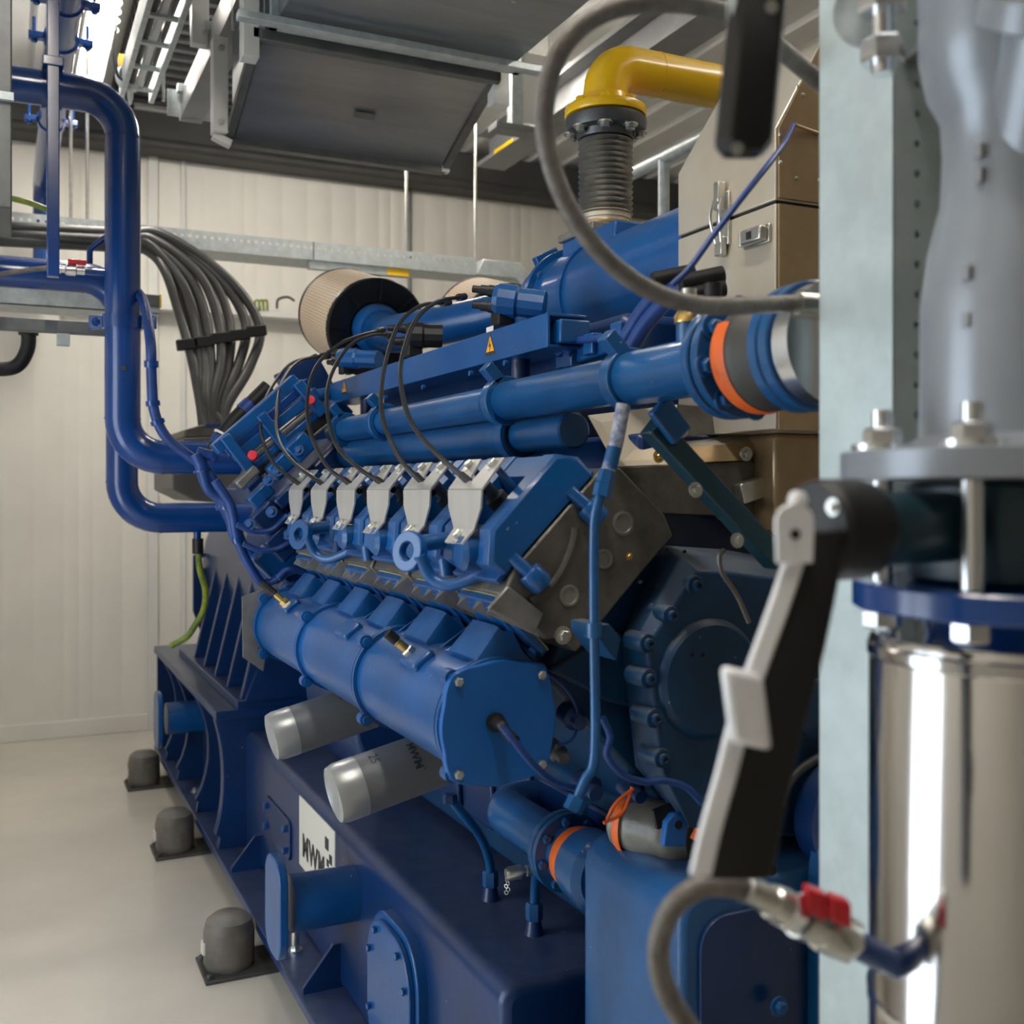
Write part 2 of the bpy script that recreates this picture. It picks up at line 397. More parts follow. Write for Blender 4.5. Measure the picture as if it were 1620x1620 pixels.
struct(MB().box(.80, .86, YB - .062, YB - .03, 0, 3.6).build('trim_1', 'white_paint', bevel=.003))
struct(MB().box(1.00, 1.03, YB - .05, YB - .03, 0, 3.6).build('trim_2', 'white_paint', bevel=.003))
ce = struct(MB().box(XL, XR, YF, YB, ZC + .05, ZC + .15).build('ceiling', 'ceiling'))
x = XL
while x < XR - .01:
    pr = [(0, .0)]
    for i in range(4):
        a = .25 * i
        pr += [(a + .02, .0), (a + .035, .03), (a + .225, .03), (a + .24, .0)]
    pr += [(1.0, .0)]
    b = MB(); b.prism([(x + a, YF, ZC + d) for a, d in pr] + [(x + 1.0, YF, ZC + .05), (x, YF, ZC + .05)], (0, YB - YF, 0))
    b.build('ceiling_sheet', 'ceiling', ce); x += 1.0

# dark steel beam and round pipe along the top of the back wall
t = thing('wall_beam', 'dark grey steel beam running along the top of the back wall', 'beam', (2, 6.9, 3.6))
b = MB(); b.box(XL, XR, 6.86, 7.05, 3.585, 3.84); b.build('web', 'beam_dark', t, bevel=.006)
MB().cyl((XL, 6.84, 3.61), (XR, 6.84, 3.61), .035).build('round_edge', 'beam_dark', t)
pa_, pb_ = P(213, 171, y=6.82), P(362, 192, y=6.82)
MB().bar((pa_.x, 6.84, 3.825), (pb_.x + .3, 6.84, 3.825), .03, .035).build('pale_bar', 'white_paint', t, bevel=.003)
t = thing('ceiling_grille', 'dark slatted air grille in the ceiling behind the steel channel', 'grille', (1.3, 6.0, 3.8))
MB().box(.55, 2.3, 5.0, 6.78, ZC - .012, ZC - .002).build('backing', 'beam_dark', t)
for i in range(14): MB().box(.56, 2.29, 5.06 + i * .122, 5.10 + i * .122, ZC - .055, ZC - .012).build('slat', 'steel_dark', t)

# ------------------------------------------------------------------ lamps (the room's light)
def lamp(x, y0, y1, z, label, light=True):
    t = thing('ceiling_lamp', label, 'lamp', (x, (y0 + y1) / 2, z), 'tube lamps under the ceiling')
    b = MB(); b.box(x - .07, x + .07, y0, y1, z + .03, z + .09); b.build('housing', 'white_paint', t, bevel=.006)
    prof = [(x + .062 * math.cos(a), z + .035 - .055 * math.sin(a)) for a in [math.pi * i / 8 for i in range(9)]]
    b = MB(); b.prism([(p, y0 + .02, q) for p, q in prof], (0, y1 - y0 - .04, 0)); b.build('diffuser', 'lamp_glow', t)
    for yy in (y0, y1 - .02): MB().box(x - .068, x + .068, yy, yy + .02, z - .022, z + .03).build('end_cap', 'white_paint', t)
    for yy in (y0 + .2, y1 - .2): MB().cyl((x, yy, z + .09), (x, yy, ZC + .02), .004, 8).build('hanger_rod', 'zinc', t)
    return t
lamp(.40, 4.05, 6.2, 3.66, 'bright tube lamp beside the overhead blue pipe, top left')
lamp(.10, -.2, 2.0, 3.66, 'tube lamp above the aisle behind the photographer')
def lamp_x(x0, x1, y, z, label):
    t = thing('ceiling_lamp', label, 'lamp', ((x0 + x1) / 2, y, z), 'tube lamps under the ceiling')
    MB().box(x0, x1, y - .07, y + .07, z + .03, z + .09).build('housing', 'white_paint', t, bevel=.006)
    prof = [(y + .062 * math.cos(a), z + .035 - .055 * math.sin(a)) for a in [math.pi * i / 8 for i in range(9)]]
    MB().prism([(x0 + .02, p, q) for p, q in prof], (x1 - x0 - .04, 0, 0)).build('diffuser', 'lamp_glow', t)
    for xx in (x0, x1 - .02): MB().box(xx, xx + .02, y - .068, y + .068, z - .022, z + .03).build('end_cap', 'white_paint', t)
    for xx in (x0 + .2, x1 - .2): MB().cyl((xx, y, z + .09), (xx, y, ZC + .02), .004, 8).build('hanger_rod', 'zinc', t)
lamp_x(1.45, 2.76, 4.97, 3.64, 'bright tube lamp peeping out beyond the upper ventilation duct')
lamp(2.6, .2, 2.4, 3.68, 'tube lamp above the exhaust side of the engine')
# ================================================================== BASE FRAME
XC = 1.35                                         # engine centre line
XRL, XS = .714, .83                               # outer edge of the bottom flange, side of the sump tank
bf = thing('base_frame', 'dark blue welded steel base frame under the engine and generator', 'base frame', (XC, 3.5, 0.1))
b = MB(); b.box(XRL, XRL + .18, 0.9, 6.0, .105, .135); b.box(2 * XC - XRL - .18, 2 * XC - XRL, .9, 6.0, .105, .135); b.build('bottom_flange', 'blue_shade', bf, bevel=.003)
b = MB(); b.box(XRL + .05, XRL + .12, .95, 5.95, .014, .105); b.build('floor_runner', 'rubber', bf)
# sump tank with rounded upper edge
def rounded(x0, x1, z0, z1, r, n=5):
    pts = [(x0, z0), (x1, z0)]
    for cx, cz, a0 in ((x1 - r, z1 - r, 0), (x0 + r, z1 - r, math.pi / 2)):
        pts += [(cx + r * math.cos(a0 + math.pi / 2 * k / n), cz + r * math.sin(a0 + math.pi / 2 * k / n)) for k in range(n + 1)]
    return pts
b = MB(); b.prism([(p, 1.80, q) for p, q in rounded(XS, 2 * XC - XS, .135, .575, .035)], (0, 2.36, 0)); b.build('sump_tank', 'blue_shade', bf, bevel=.02, seg=3)
MB().box(.90, 2.6, .95, 1.80, .135, .30).build('front_deck', 'blue_shade', bf, bevel=.006)
# raised generator section: web, top flange, end plates and stiffeners
b = MB(); b.box(XS + .01, 2 * XC - XS - .01, 4.15, 5.95, .135, .63); b.build('generator_beam', 'blue_shade', bf)
b = MB(); b.box(XRL, 2 * XC - XRL, 4.13, 6.0, .63, .665); b.build('top_flange', 'blue_shade', bf, bevel=.003)
def stiffener(y, xt=.722, xm=.775, th=.03):
    pts = [(XS + .012, .135), (XRL + .012, .135), (XRL + .02, .18)] 
    for k in range(9):
        a = k / 8; pts.append((xm + (xt - xm) * abs(2 * a - 1) ** 2.2, .19 + .43 * a))
    pts += [(xt, .63), (XS + .012, .63)]
    MB().prism([(p, y, q) for p, q in pts], (0, th, 0)).build('stiffener', 'blue_shade', bf, bevel=.003)
stiffener(4.15, .716, .745, .05)
for y in (4.66, 5.22, 5.62): stiffener(y)
b = MB(); b.box(XRL + .01, XS + .01, 5.93, 5.96, .135, .63); b.build('end_plate', 'blue_shade', bf)
# gussets on the sump side
for y in (3.88, 2.86, 1.92):
    MB().prism([(XS + .005, y, .135), (XRL + .012, y, .135), (XRL + .012, y, .150), (XS - .02, y, .255), (XS + .005, y, .255)], (0, .014, 0)).build('gusset', 'blue_shade', bf)
# lifting trunnions: tube with an end plate
for y, z in ((2.74, .435), (5.10, .455)):
    t = MB(); t.lathe((XS + .03, y, z), (-1, 0, 0), [(.082, 0), (.082, .02), (.072, .03), (.072, .20)], 32); tr = t.build('trunnion', 'blue', bf)
    pts = []
    hw, hh, r = .085, .125, .06
    for cx, cz, a0 in ((hw - r, hh - r, 0), (-hw + r, hh - r, 90), (-hw + r, -hh + r, 180), (hw - r, -hh + r, 270)):
        for k in range(6):
            a = math.radians(a0 + 18 * k); pts.append((cx + r * math.cos(a), cz + r * math.sin(a)))
    MB().prism([(XS - .215, y + p, z + q) for p, q in pts], (.022, 0, 0)).build('end_plate', 'blue', tr, bevel=.003)
# inspection cover on the sump side
def pill(y0, y1, z0, z1, x, r, n=6):
    pts = []
    for cy, cz, a0 in ((y1 - r, z1 - r, 0), (y0 + r, z1 - r, 90), (y0 + r, z0 + r, 180), (y1 - r, z0 + r, 270)):
        for k in range(n + 1):
            a = math.radians(a0 + 90 * k / n); pts.append((x, cy + r * math.cos(a), cz + r * math.sin(a)))
    return pts
b = MB(); b.prism(pill(2.185, 2.515, .135, .505, XS + .01, .11), (-.035, 0, 0)); cv = b.build('inspection_frame', 'blue', bf, bevel=.004)
b = MB(); b.prism(pill(2.20, 2.50, .15, .49, XS - .025, .105), (-.014, 0, 0)); cv = b.build('inspection_cover', 'blue', bf, bevel=.003)
for y, z in ((2.27, .46), (2.43, .46), (2.225, .40), (2.475, .40), (2.225, .26), (2.475, .26), (2.33, .165)): bolt(cv, (XS - .039, y, z), (-1, 0, 0), .0085, 'blue', False)
# four-bolt patch plate by the engine sign
b = MB(); b.prism(pill(3.42, 3.78, .30, .43, XS, .03), (-.008, 0, 0)); pp = b.build('patch_plate', 'blue_shade', bf, bevel=.002)
for y, z in ((3.46, .33), (3.46, .40), (3.74, .33), (3.74, .40)): bolt(pp, (XS - .008, y, z), (-1, 0, 0), .012, 'blue', False)
# engine sign
sg = MB().box(XS - .004, XS, 2.905, 3.305, .335, .548).build('sign_plate', 'sign', bf); sg['label'] = 'cream plate lettered MWM'
fs_ = lambda x, y: (XS - .0048, 3.135 - x, .405 + y)
lettering('lettering', 'MWM', .094, 'ink', sg, fs_, bold=.0042, spacing=1.10)
for cy, cz, hy, hz in ((2.985, .492, .017, .017), (2.945, .458, .013, .013), (2.975, .440, .010, .010)):
    MB().box(XS - .0055, XS - .004, cy - hy, cy + hy, cz - hz, cz + hz).build('logo_square', 'ink', sg)
# studs on the flange
for y in (3.15, 4.30, 5.0, 3.95, 2.55): bolt(bf, (.775, y, .135), (0, 0, 1), .014, 'zinc', True)
MB().cyl((.775, 3.15, .135), (.775, 3.15, .20), .012, 12).build('stud', 'zinc', bf)
# vibration mounts on the floor beside the runner
for i, (y, lab) in enumerate(((3.42, 'brown-grey rubber vibration mount nearest the camera, beside the round blue trunnion'), (4.62, 'brown-grey rubber vibration mount in the middle under the base flange'), (5.72, 'brown-grey rubber vibration mount farthest back near the wall'), (2.0, 'brown-grey rubber vibration mount below the inspection cover'))):
    t = thing('vibration_mount', lab, 'mount', (.67, y, 0), 'rubber mounts under the base frame')
    b = MB(); b.box(.545, .80, y - .10, y + .10, 0, .012); pl = b.build('foot_plate', 'rubber', t, bevel=.003)
    for q in (-.075, .075): bolt(pl, (.56, y + q, .012), (0, 0, 1), .010, 'steel_dark')
    pr = [(.072, .012), (.078, .03), (.078, .12), (.070, .155), (.048, .172), (.0, .175)]
    b = MB(); b.lathe((.632, y, 0), (0, 0, 1), pr, 28); b.build('dome', 'mount_grey', t)
    b = MB(); b.box(.549, .556, y - .02, y + .02, .06, .095); b.build('type_label', 'sign', t)
# ================================================================== GAS ENGINE
en = thing('gas_engine', 'large blue twelve-cylinder gas engine with grey cylinder heads on the base frame', 'engine', (XC, 2.3, .575))
S2 = math.sqrt(.5)
def B(s, n, y):
    """left cylinder bank: s along the bank's width (up-right), n along the cylinder axis (up-left)"""
    return Vector((.808 + (s - n) * S2, y, 1.245 + (s + n) * S2))
NV, TV = Vector((-S2, 0, S2)), Vector((S2, 0, S2))
CY = [1.575 + .22 * k for k in range(6)]
# crankcase (symmetrical V block)
half = [(XC, .60), (1.10, .60), (1.08, .90), (.90, 1.08), (.80, 1.19), (.812, 1.238), (.985, 1.415), (1.06, 1.36), (XC, 1.14)]
poly = half + [(2 * XC - p, q) for p, q in half[::-1][1:-1]]
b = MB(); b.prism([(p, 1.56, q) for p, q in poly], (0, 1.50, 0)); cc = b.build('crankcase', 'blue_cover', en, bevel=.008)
for k in range(6):                                 # crankcase doors low on the side
    y = CY[k] + .25; MB().prism([(1.094, y - .085, .66), (1.094, y + .085, .66), (1.084, y + .085, .86), (1.084, y - .085, .86)], (-.014, 0, 0)).build('crankcase_door', 'blue_shade', cc, bevel=.006)
b = MB(); b.box(1.0, 1.70, 1.60, 3.05, 1.28, 1.60); b.build('valley_cover', 'blue_shade', en, bevel=.01)
# right-hand bank, mostly hidden
b = MB(); b.prism([(2 * XC - B(s, n, 0).x, 1.52, B(s, n, 0).z) for s, n in ((0, 0), (.255, 0), (.255, .17), (0, .17))], (0, 1.40, 0)); b.build('far_bank_heads', 'cast_grey', en, bevel=.005)
# cylinder heads
for k, y in enumerate(CY):
    y0, y1 = y - .10, y + .10
    sec = [(0, .0), (.255, 0), (.268, .035), (.262, .150), (.235, .172), (.02, .172), (-.022, .155), (-.022, .055), (0, .035)]
    b = MB(); b.prism([B(s, n, y0) for s, n in sec], (0, .20, 0)); hd = b.build('cylinder_head', 'cast_grey', en, bevel=.004)
    # cast ribs on the lower face, above the intake port
    for q in (-.075, -.02, .045):
        MB().add([B(-.022, .060, y + q - .012), B(-.022, .060, y + q + .012), B(-.022, .150, y + q + .020), B(-.022, .150, y + q - .020), B(-.055, .148, y + q)],
                 [(0, 1, 2, 3), (0, 4, 1), (1, 4, 2), (2, 4, 3), (3, 4, 0)]).build('cast_rib', 'cast_light', hd)
    if k == 0:
        for (u, v, r) in ((985, 828, .0155), (900, 942, .0135), (955, 884, .0125)):
            p = P(u, v, y=y0); b = MB(); b.lathe(p + Vector((0, .003, 0)), (0, -1, 0), [(r * 1.25, 0), (r * 1.25, .006), (r, .0065), (r * .9, .004), (0, .003)], 24); b.build('core_plug', 'cast_light', hd)
        bolt(hd, P(890, 1005, y=y0), (0, -1, 0), .009, 'zinc')
        bolt(hd, P(995, 880, y=y0), (0, -1, 0), .004, 'brass')
        # arched casting edge round the gallery
        arc = [P(u, v, y=y0 - .002) for u, v in ((838, 950), (868, 930), (890, 900), (905, 862), (910, 835))]
        MB().tube(spline(arc, 5), .006, 8).build('cast_edge', 'cast_grey', hd)
        MB().prism([P(u, v, y=y0) for u, v in ((768, 962), (800, 926), (857, 970), (842, 1002))], (0, -.010, 0)).build('port_flange_face', 'cast_light', hd, bevel=.003)
# rocker covers, each with its ignition bracket
def rocker(k, y):
    y0, y1 = y - .098, y + .098
    out = [(.000, .176), (.222, .176), (.222, .212), (.196, .244), (.035, .240), (-.005, .205)]
    ins = [(.006, .176), (.216, .176), (.214, .210), (.190, .238), (.038, .234), (.003, .203)]
    # two cheeks and a dished middle, so the plug recess is a real pocket
    mid = [(.000, .176), (.222, .176), (.222, .212), (.196, .241), (.150, .241), (.135, .200), (.075, .196), (.060, .222), (.035, .226), (-.005, .205)]
    b = MB()
    f = [B(s, n, y0) for s, n in ins]; f2 = [B(s, n, y0 + .006) for s, n in out]; f3 = [B(s, n, y0 + .045) for s, n in out]
    b.loft([f, f2, f3])
    b.loft([[B(s, n, y0 + .045) for s, n in mid], [B(s, n, y1 - .045) for s, n in mid]])
    b.loft([[B(s, n, y1 - .045) for s, n in out], [B(s, n, y1 - .006) for s, n in out], [B(s, n, y1) for s, n in ins]])
    rc = b.build('rocker_cover', 'blue', en, bevel=.0035)
    MB().lathe(B(.105, .190, y), NV, [(.026, 0), (.026, .020), (.018, .022), (.018, .05), (.011, .052), (.011, .075)], 20).build('plug_well', 'steel_dark', rc)
    # base flange and the screwed fittings along the lower edge
    MB().prism([B(-.012, .168, y0 + .01), B(.228, .168, y0 + .01), B(.228, .178, y0 + .01), B(-.012, .178, y0 + .01)], (0, .176, 0)).build('cover_flange', 'blue', rc, bevel=.002)
    if k == 0:
        for s in (.030, .172):
            b = MB(); b.cyl(B(s, .186, y0 + .002), B(s, .135, y0 - .016), .0105, 18); b.lathe(B(s, .155, y0 - .010), B(s, .11, y0 - .02) - B(s, .155, y0 - .010), [(.017, 0), (.019, .004), (.019, .030), (.016, .034)], 20)
            b.build('cap_fitting', 'blue', rc)
    else:
        MB().cyl(B(.02, .205, y - .085), B(-.012, .165, y - .09), .013, 14).build('cap_fitting', 'blue', rc)
    MB().lathe(B(.005, .214, y - .02), NV - TV, [(.028, -.03), (.028, .012), (.02, .02)], 20).build('boss', 'blue', rc)
    return rc
for k, y in enumerate(CY): rocker(k, y)
def bracket(k, y):
    pl = [(.700, 1.548), (.662, 1.500), (.661, 1.437), (.642, 1.414)]     # x,z of the fold line of the sheet
    o = MB()
    wid = [.069, .069, .041, .041]; th = .0032
    top = MB()
    dy = y
    rings = []
    # front leg: tapering vertical plate, top plate split in two fingers
    A = [Vector((p[0], dy, p[1])) for p in pl]
    def quad(a, b_, wa, wb, n): 
        return o.add([a + Vector((0, -wa, 0)), a + Vector((0, wa, 0)), b_ + Vector((0, wb, 0)), b_ + Vector((0, -wb, 0))] +
                     [q + n * th for q in (a + Vector((0, -wa, 0)), a + Vector((0, wa, 0)), b_ + Vector((0, wb, 0)), b_ + Vector((0, -wb, 0)))],
                     [(0, 1, 2, 3), (7, 6, 5, 4), (0, 4, 5, 1), (1, 5, 6, 2), (2, 6, 7, 3), (3, 7, 4, 0)])
    up = NV
    mid = A[1] + (A[0] - A[1]) * .25
    quad(mid, A[1], .069, .069, up)
    for sg in (-1, 1):                              # two fingers with a slot for the lead
        c0 = mid + Vector((0, sg * .038, 0)); c1 = A[0] + Vector((0, sg * .045, 0))
        quad(c1, c0, .024, .031, up)
    md = A[1] + (A[2] - A[1]) * .45
    quad(A[1], md, .069, .066, Vector((-1, 0, 0))); quad(md, A[2], .066, .041, Vector((-1, 0, 0)))
    quad(A[2], A[3], .041, .036, up)
    br = o.build('ignition_bracket', 'plate_steel', en)
    for sg in (-1, 1):
        p = A[0] + (A[1] - A[0]) * .22 + Vector((0, sg * .047, 0)); bolt(br, p + NV * .003, NV, .0078, 'zinc')
        MB().cyl(p, p - NV * .045, .0058, 12).build('standoff', 'blue', br)
    bolt(br, (A[2] + A[3]) / 2 + NV * .003, NV, .0078, 'zinc')
    MB().cyl((A[2] + A[3]) / 2, (A[2] + A[3]) / 2 - NV * .05 + TV * .01, .012, 14).build('standoff', 'blue', br)
for k, y in enumerate(CY): bracket(k, y)
# lifting eyes on the bank
for y in (1.665, 2.385):
    x = .606; z = 1.398
    b = MB(); c = Vector((x, y, z)); ax = Vector((-1, -.45, .15)).normalized()
    b.ring(c, ax, .0155, .034, .016, 28); le = b.build('lifting_eye', 'blue', en, bevel=.002)
    d, e1, e2 = ortho(ax)
    path = spline([c + Vector((.0, -.03, -.004)), c + Vector((.02, -.03, -.04)), c + Vector((.045, -.055, -.052)), c + Vector((.085, -.10, -.030))], 6)
    MB().tube(path, [.0105] * len(path), 10).build('eye_strap', 'blue', le)
    MB().cyl(c + Vector((.005, .0, .012)), c + Vector((.075, .0, .02)), .014, 16).build('eye_boss', 'blue', le)
# ------------------------------------------------------------------ intake manifold in three sections
mx, mz, mr = .684, 1.142, .092
im = MB().lathe((mx, 1.535, mz), (0, 1, 0), [(mr, 0), (mr, 1.30)], 48).build('intake_manifold', 'blue', en)
for i, y in enumerate((1.515, 1.945, 2.385, 2.825)):
    th = .018
    b = MB(); b.ring((mx, y - .011, mz), (0, 1, 0), mr - .012, mr + .007, .010, 48); b.ring((mx, y + .002, mz), (0, 1, 0), mr - .012, mr + .007, .010, 48); b.ring((mx, y - .002, mz), (0, 1, 0), mr - .012, mr + .003, .005, 48)
    b.build('section_joint', 'blue', im)
    for a in (45, 135, 225, 315):
        p = Vector((mx + .1035 * math.cos(math.radians(a)), y, mz + .1035 * math.sin(math.radians(a))))
        b = MB(); b.cyl(p + Vector((0, -.020, 0)), p + Vector((0, .020, 0)), .0085, 10); b.lathe(p + Vector((0, -.012, 0)), (0, 1, 0), [(.013, 0), (.013, .024)], 12); b.build('joint_lug', 'blue', im)
# front cap: square-shouldered disc with four bolts
pts = []
for k in range(48):
    a = 2 * math.pi * k / 48; ca, sa = abs(math.cos(a)), abs(math.sin(a)); lim = .1015
    r = min(lim, .1435 / (ca + sa)) if True else lim
    bulge = max(0, 1 - abs(((math.degrees(a) - 45) % 90) - 0) / 24) if ((math.degrees(a) - 45) % 90) < 45 else max(0, 1 - abs(90 - ((math.degrees(a) - 45) % 90)) / 24)
    r = .0965 + .0150 * bulge ** .8
    pts.append((mx + r * math.cos(a), 1.492, mz + r * math.sin(a)))
ec = MB().prism(pts, (0, .016, 0)).build('end_cap', 'blue_bright', im, bevel=.002)
for a in (45, 135, 225, 315): bolt(ec, (mx + .0985 * math.cos(math.radians(a)), 1.492, mz + .0985 * math.sin(math.radians(a))), (0, -1, 0), .0075, 'zinc', False)
pp = P(783, 1142, y=1.492)
b = MB(); b.lathe(pp, (0, -1, 0), [(.015, 0), (.015, .006), (.011, .007), (.011, .022)], 16); b.build('sensor_socket', 'black', ec)
# runners to the heads
for k, y in enumerate(CY):
    def rect(c, e, w, h, r=.3):
        out = []
        for i in range(16):
            a = 2 * math.pi * i / 16; ca, sa = math.cos(a), math.sin(a); ex = .24
            out.append(c + Vector((0, 1, 0)) * w * math.copysign(abs(ca) ** ex, ca) + e * h * math.copysign(abs(sa) ** ex, sa))
        return out
    c0 = Vector((mx + .020, y, mz + .045)); c1 = Vector((mx + .050, y, mz + .105)); c2 = B(-.040, .088, y); c3 = B(-.026, .088, y)
    b = MB(); b.loft([rect(c0, Vector((S2, 0, -S2)), .062, .075), rect(c1, Vector((S2, 0, -S2)), .056, .058), rect(c2, NV, .058, .054), rect(c3, NV, .058, .054)])
    rn = b.build('runner', 'blue', im, ang=28)
    b = MB(); b.loft([rect(B(-.037, .088, y), NV, .078, .066), rect(B(-.024, .088, y), NV, .078, .066)]); b.build('runner_flange', 'blue', rn, bevel=.002)
    b = MB(); b.loft([rect(B(-.0240, .088, y), NV, .0784, .0664), rect(B(-.0225, .088, y), NV, .0784, .0664)]); b.build('gasket', 'gasket', rn)
    for q in (-1, 1): bolt(rn, B(-.037, .088 - q * .045, y - .066), -TV, .007, 'blue', False)
    # triangular web between runner and manifold
    MB().prism([(mx + .005, y + .068, mz + .09), (mx + .05, y + .068, mz + .125), (mx - .035, y + .10, mz + .082)], (0, .006, 0)).build('web', 'blue', rn)
    if k: MB().add([(mx + .03, y - .09, mz + .083), (mx + .03, y - .07, mz + .083), (mx + .07, y - .08, mz + .14), (mx - .02, y - .10, mz + .088), (mx - .02, y - .09, mz + .088)], [(0, 1, 2), (0, 2, 3), (1, 4, 2), (2, 4, 3), (0, 3, 4, 1)]).build('web', 'blue', rn)
# raised pads with sensors along the manifold
for y, s in ((1.70, 1), (2.10, 0), (2.60, 2)):
    a = math.radians(128); d = Vector((math.cos(a), 0, math.sin(a))); p = Vector((mx, y, mz)) + d * (mr - .004)
    b = MB(); _, e1, e2 = ortho(d); b.obox(p + d * .006, Vector((0, .038, 0)), d * .010, d.cross(Vector((0, 1, 0))) * .022); pad = b.build('sensor_pad', 'blue', im, bevel=.006)
    if s:
        q = p + d * .014 + Vector((0, .018, 0)); dd = (d + Vector((-.25, .35 if s == 2 else .1, .0))).normalized()
        MB().hexa(q, dd, .0125, .012).build('sensor_nut', 'brass' if s == 2 else 'zinc', pad)
        MB().lathe(q, dd, [(.008, .01), (.008, .03), (.0065, .031), (.0065, .036)], 12).build('sensor_body', 'brass', pad)
        MB().lathe(q, dd, [(.0095, .034), (.0095, .055 if s == 1 else .08)], 12).build('sensor_plug', 'black', pad)
MB().prism([(mx - .125, 2.842, 1.22), (mx - .122, 2.842, 1.06), (mx - .07, 2.842, 1.02), (mx - .03, 2.842, 1.25)], (0, .008, 0)).build('rear_shield', 'cast_light', en)
# ------------------------------------------------------------------ front gear cover
base = [P(u, v, y=1.54) for u, v in ((982, 1012), (1048, 862), (1140, 868), (1330, 900), (1390, 1100), (1330, 1330), (1080, 1300), (1004, 1212))]
mid_ = [P(u, v, y=1.46) for u, v in ((1000, 1016), (1078, 880), (1142, 884), (1340, 910), (1400, 1100), (1340, 1330), (1085, 1305), (1026, 1218))]
frn = [P(u, v, y=1.43) for u, v in ((1024, 1022), (1104, 905), (1148, 905), (1350, 930), (1410, 1100), (1350, 1330), (1090, 1310), (1048, 1222))]
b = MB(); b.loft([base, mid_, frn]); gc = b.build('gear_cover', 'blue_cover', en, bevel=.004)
b = MB(); c = P(1122, 1074, y=1.43); b.lathe(c, (0, -1, 0), [(.098, 0), (.096, .006), (.090, .010), (.088, .012), (.0, .012)], 48); rd = b.build('round_cover', 'blue_cover', gc)
for u, v in ((1095, 1036), (1112, 1036)): MB().lathe(P(u, v, y=1.4178), (0, -1, 0), [(.0035, 0), (.0035, .0006)], 10).build('vent_hole', 'black_hole', rd)
for u, v in ((1025, 1018), (1027, 1074), (1036, 1137), (1048, 1200), (1062, 974), (1101, 926)):
    p = P(u, v, y=1.425); socket_bolt(gc, p, (0, -1, 0), .0085)
    MB().lathe(p + Vector((0, .05, 0)), (0, -1, 0), [(.016, 0), (.016, .048), (.0145, .050)], 18).build('bolt_boss', 'blue_cover', gc)
# recessed rib pattern on the bevelled flank
fl = [((992, 1020), (1012, 1022)), ((1000, 1085), (1022, 1088)), ((1008, 1150), (1032, 1152))]
for (u0, v0), (u1, v1) in fl:
    MB().add([P(u0, v0, y=1.512), P(u1, v1 + 2, y=1.462), P(u1 + 7, v1 + 48, y=1.462), P(u0 + 7, v0 + 46, y=1.512)] + [q + Vector((-.006, -.004, 0)) for q in (P(u0, v0, y=1.512), P(u1, v1 + 2, y=1.462), P(u1 + 7, v1 + 48, y=1.462), P(u0 + 7, v0 + 46, y=1.512))],
             [(0, 1, 2, 3), (4, 5, 6, 7), (0, 1, 5, 4), (1, 2, 6, 5), (2, 3, 7, 6), (3, 0, 4, 7)]).build('cast_panel', 'blue_cover', gc, bevel=.002)
for (u0, v0), (u1, v1) in (((1010, 985), (1040, 998)), ((1040, 945), (1066, 955)), ((1070, 905), (1098, 912))):
    q = [P(u0, v0, y=1.505), P(u1, v1, y=1.462), P(u1 + 18, v1 - 24, y=1.462), P(u0 + 16, v0 - 26, y=1.505)]
    MB().add(q + [p + Vector((-.004, -.003, .004)) for p in q], [(0, 1, 2, 3), (4, 5, 6, 7), (0, 1, 5, 4), (1, 2, 6, 5), (2, 3, 7, 6), (3, 0, 4, 7)]).build('cast_panel', 'blue_cover', gc, bevel=.002)
for u, v in ((1013, 921), (1040, 926), (1055, 870), (1083, 873)): MB().lathe(P(u, v, y=1.470), (-.6, -.5, .6), [(.0035, .0), (.0035, .0008)], 10).build('tapped_hole', 'black_hole', gc)
# casting wedge between crankcase and gear cover
MB().prism([P(u, v, y=1.545) for u, v in ((868, 1060), (985, 1000), (1000, 1120), (960, 1110))], (0, .03, 0)).build('front_casting', 'blue_cover', en, bevel=.006)
# lower front: pump housings and dark fittings
b = MB(); c = P(1330, 1285, y=1.40); b.lathe(c, (0, -1, 0), [(.10, 0), (.105, .02), (.105, .05), (.085, .075), (.05, .085), (0, .088)], 40); b.build('water_pump', 'blue_shade', en)
c = P(1290, 1120, y=1.42); MB().lathe(c, (0, -1, 0), [(.05, 0), (.05, .012), (.042, .018), (0, .018)], 32).build('idler_cover', 'blue_cover', en)
b = MB(); b.tube(spline([P(u, v, y=1.40) for u, v in ((1235, 1275), (1245, 1245), (1270, 1215), (1310, 1190))], 6), .008, 10); b.build('pump_clamp', 'steel_dark', en)
b = MB(); b.box(1.12, 1.9, 1.50, 1.58, .62, 1.02); b.build('front_housing', 'blue_shade', en, bevel=.02)
for u, v, r in ((905, 1130, .02), (880, 1185, .016), (930, 1240, .022), (1000, 1245, .02)):
    p = P(u, v, y=1.56); MB().lathe(p + Vector((0, .02, 0)), (0, -1, -.2), [(r, 0), (r, .03), (r * .6, .035), (r * .6, .05)], 16).build('front_fitting', 'steel_dark' if r < .018 else 'blue_shade', en)
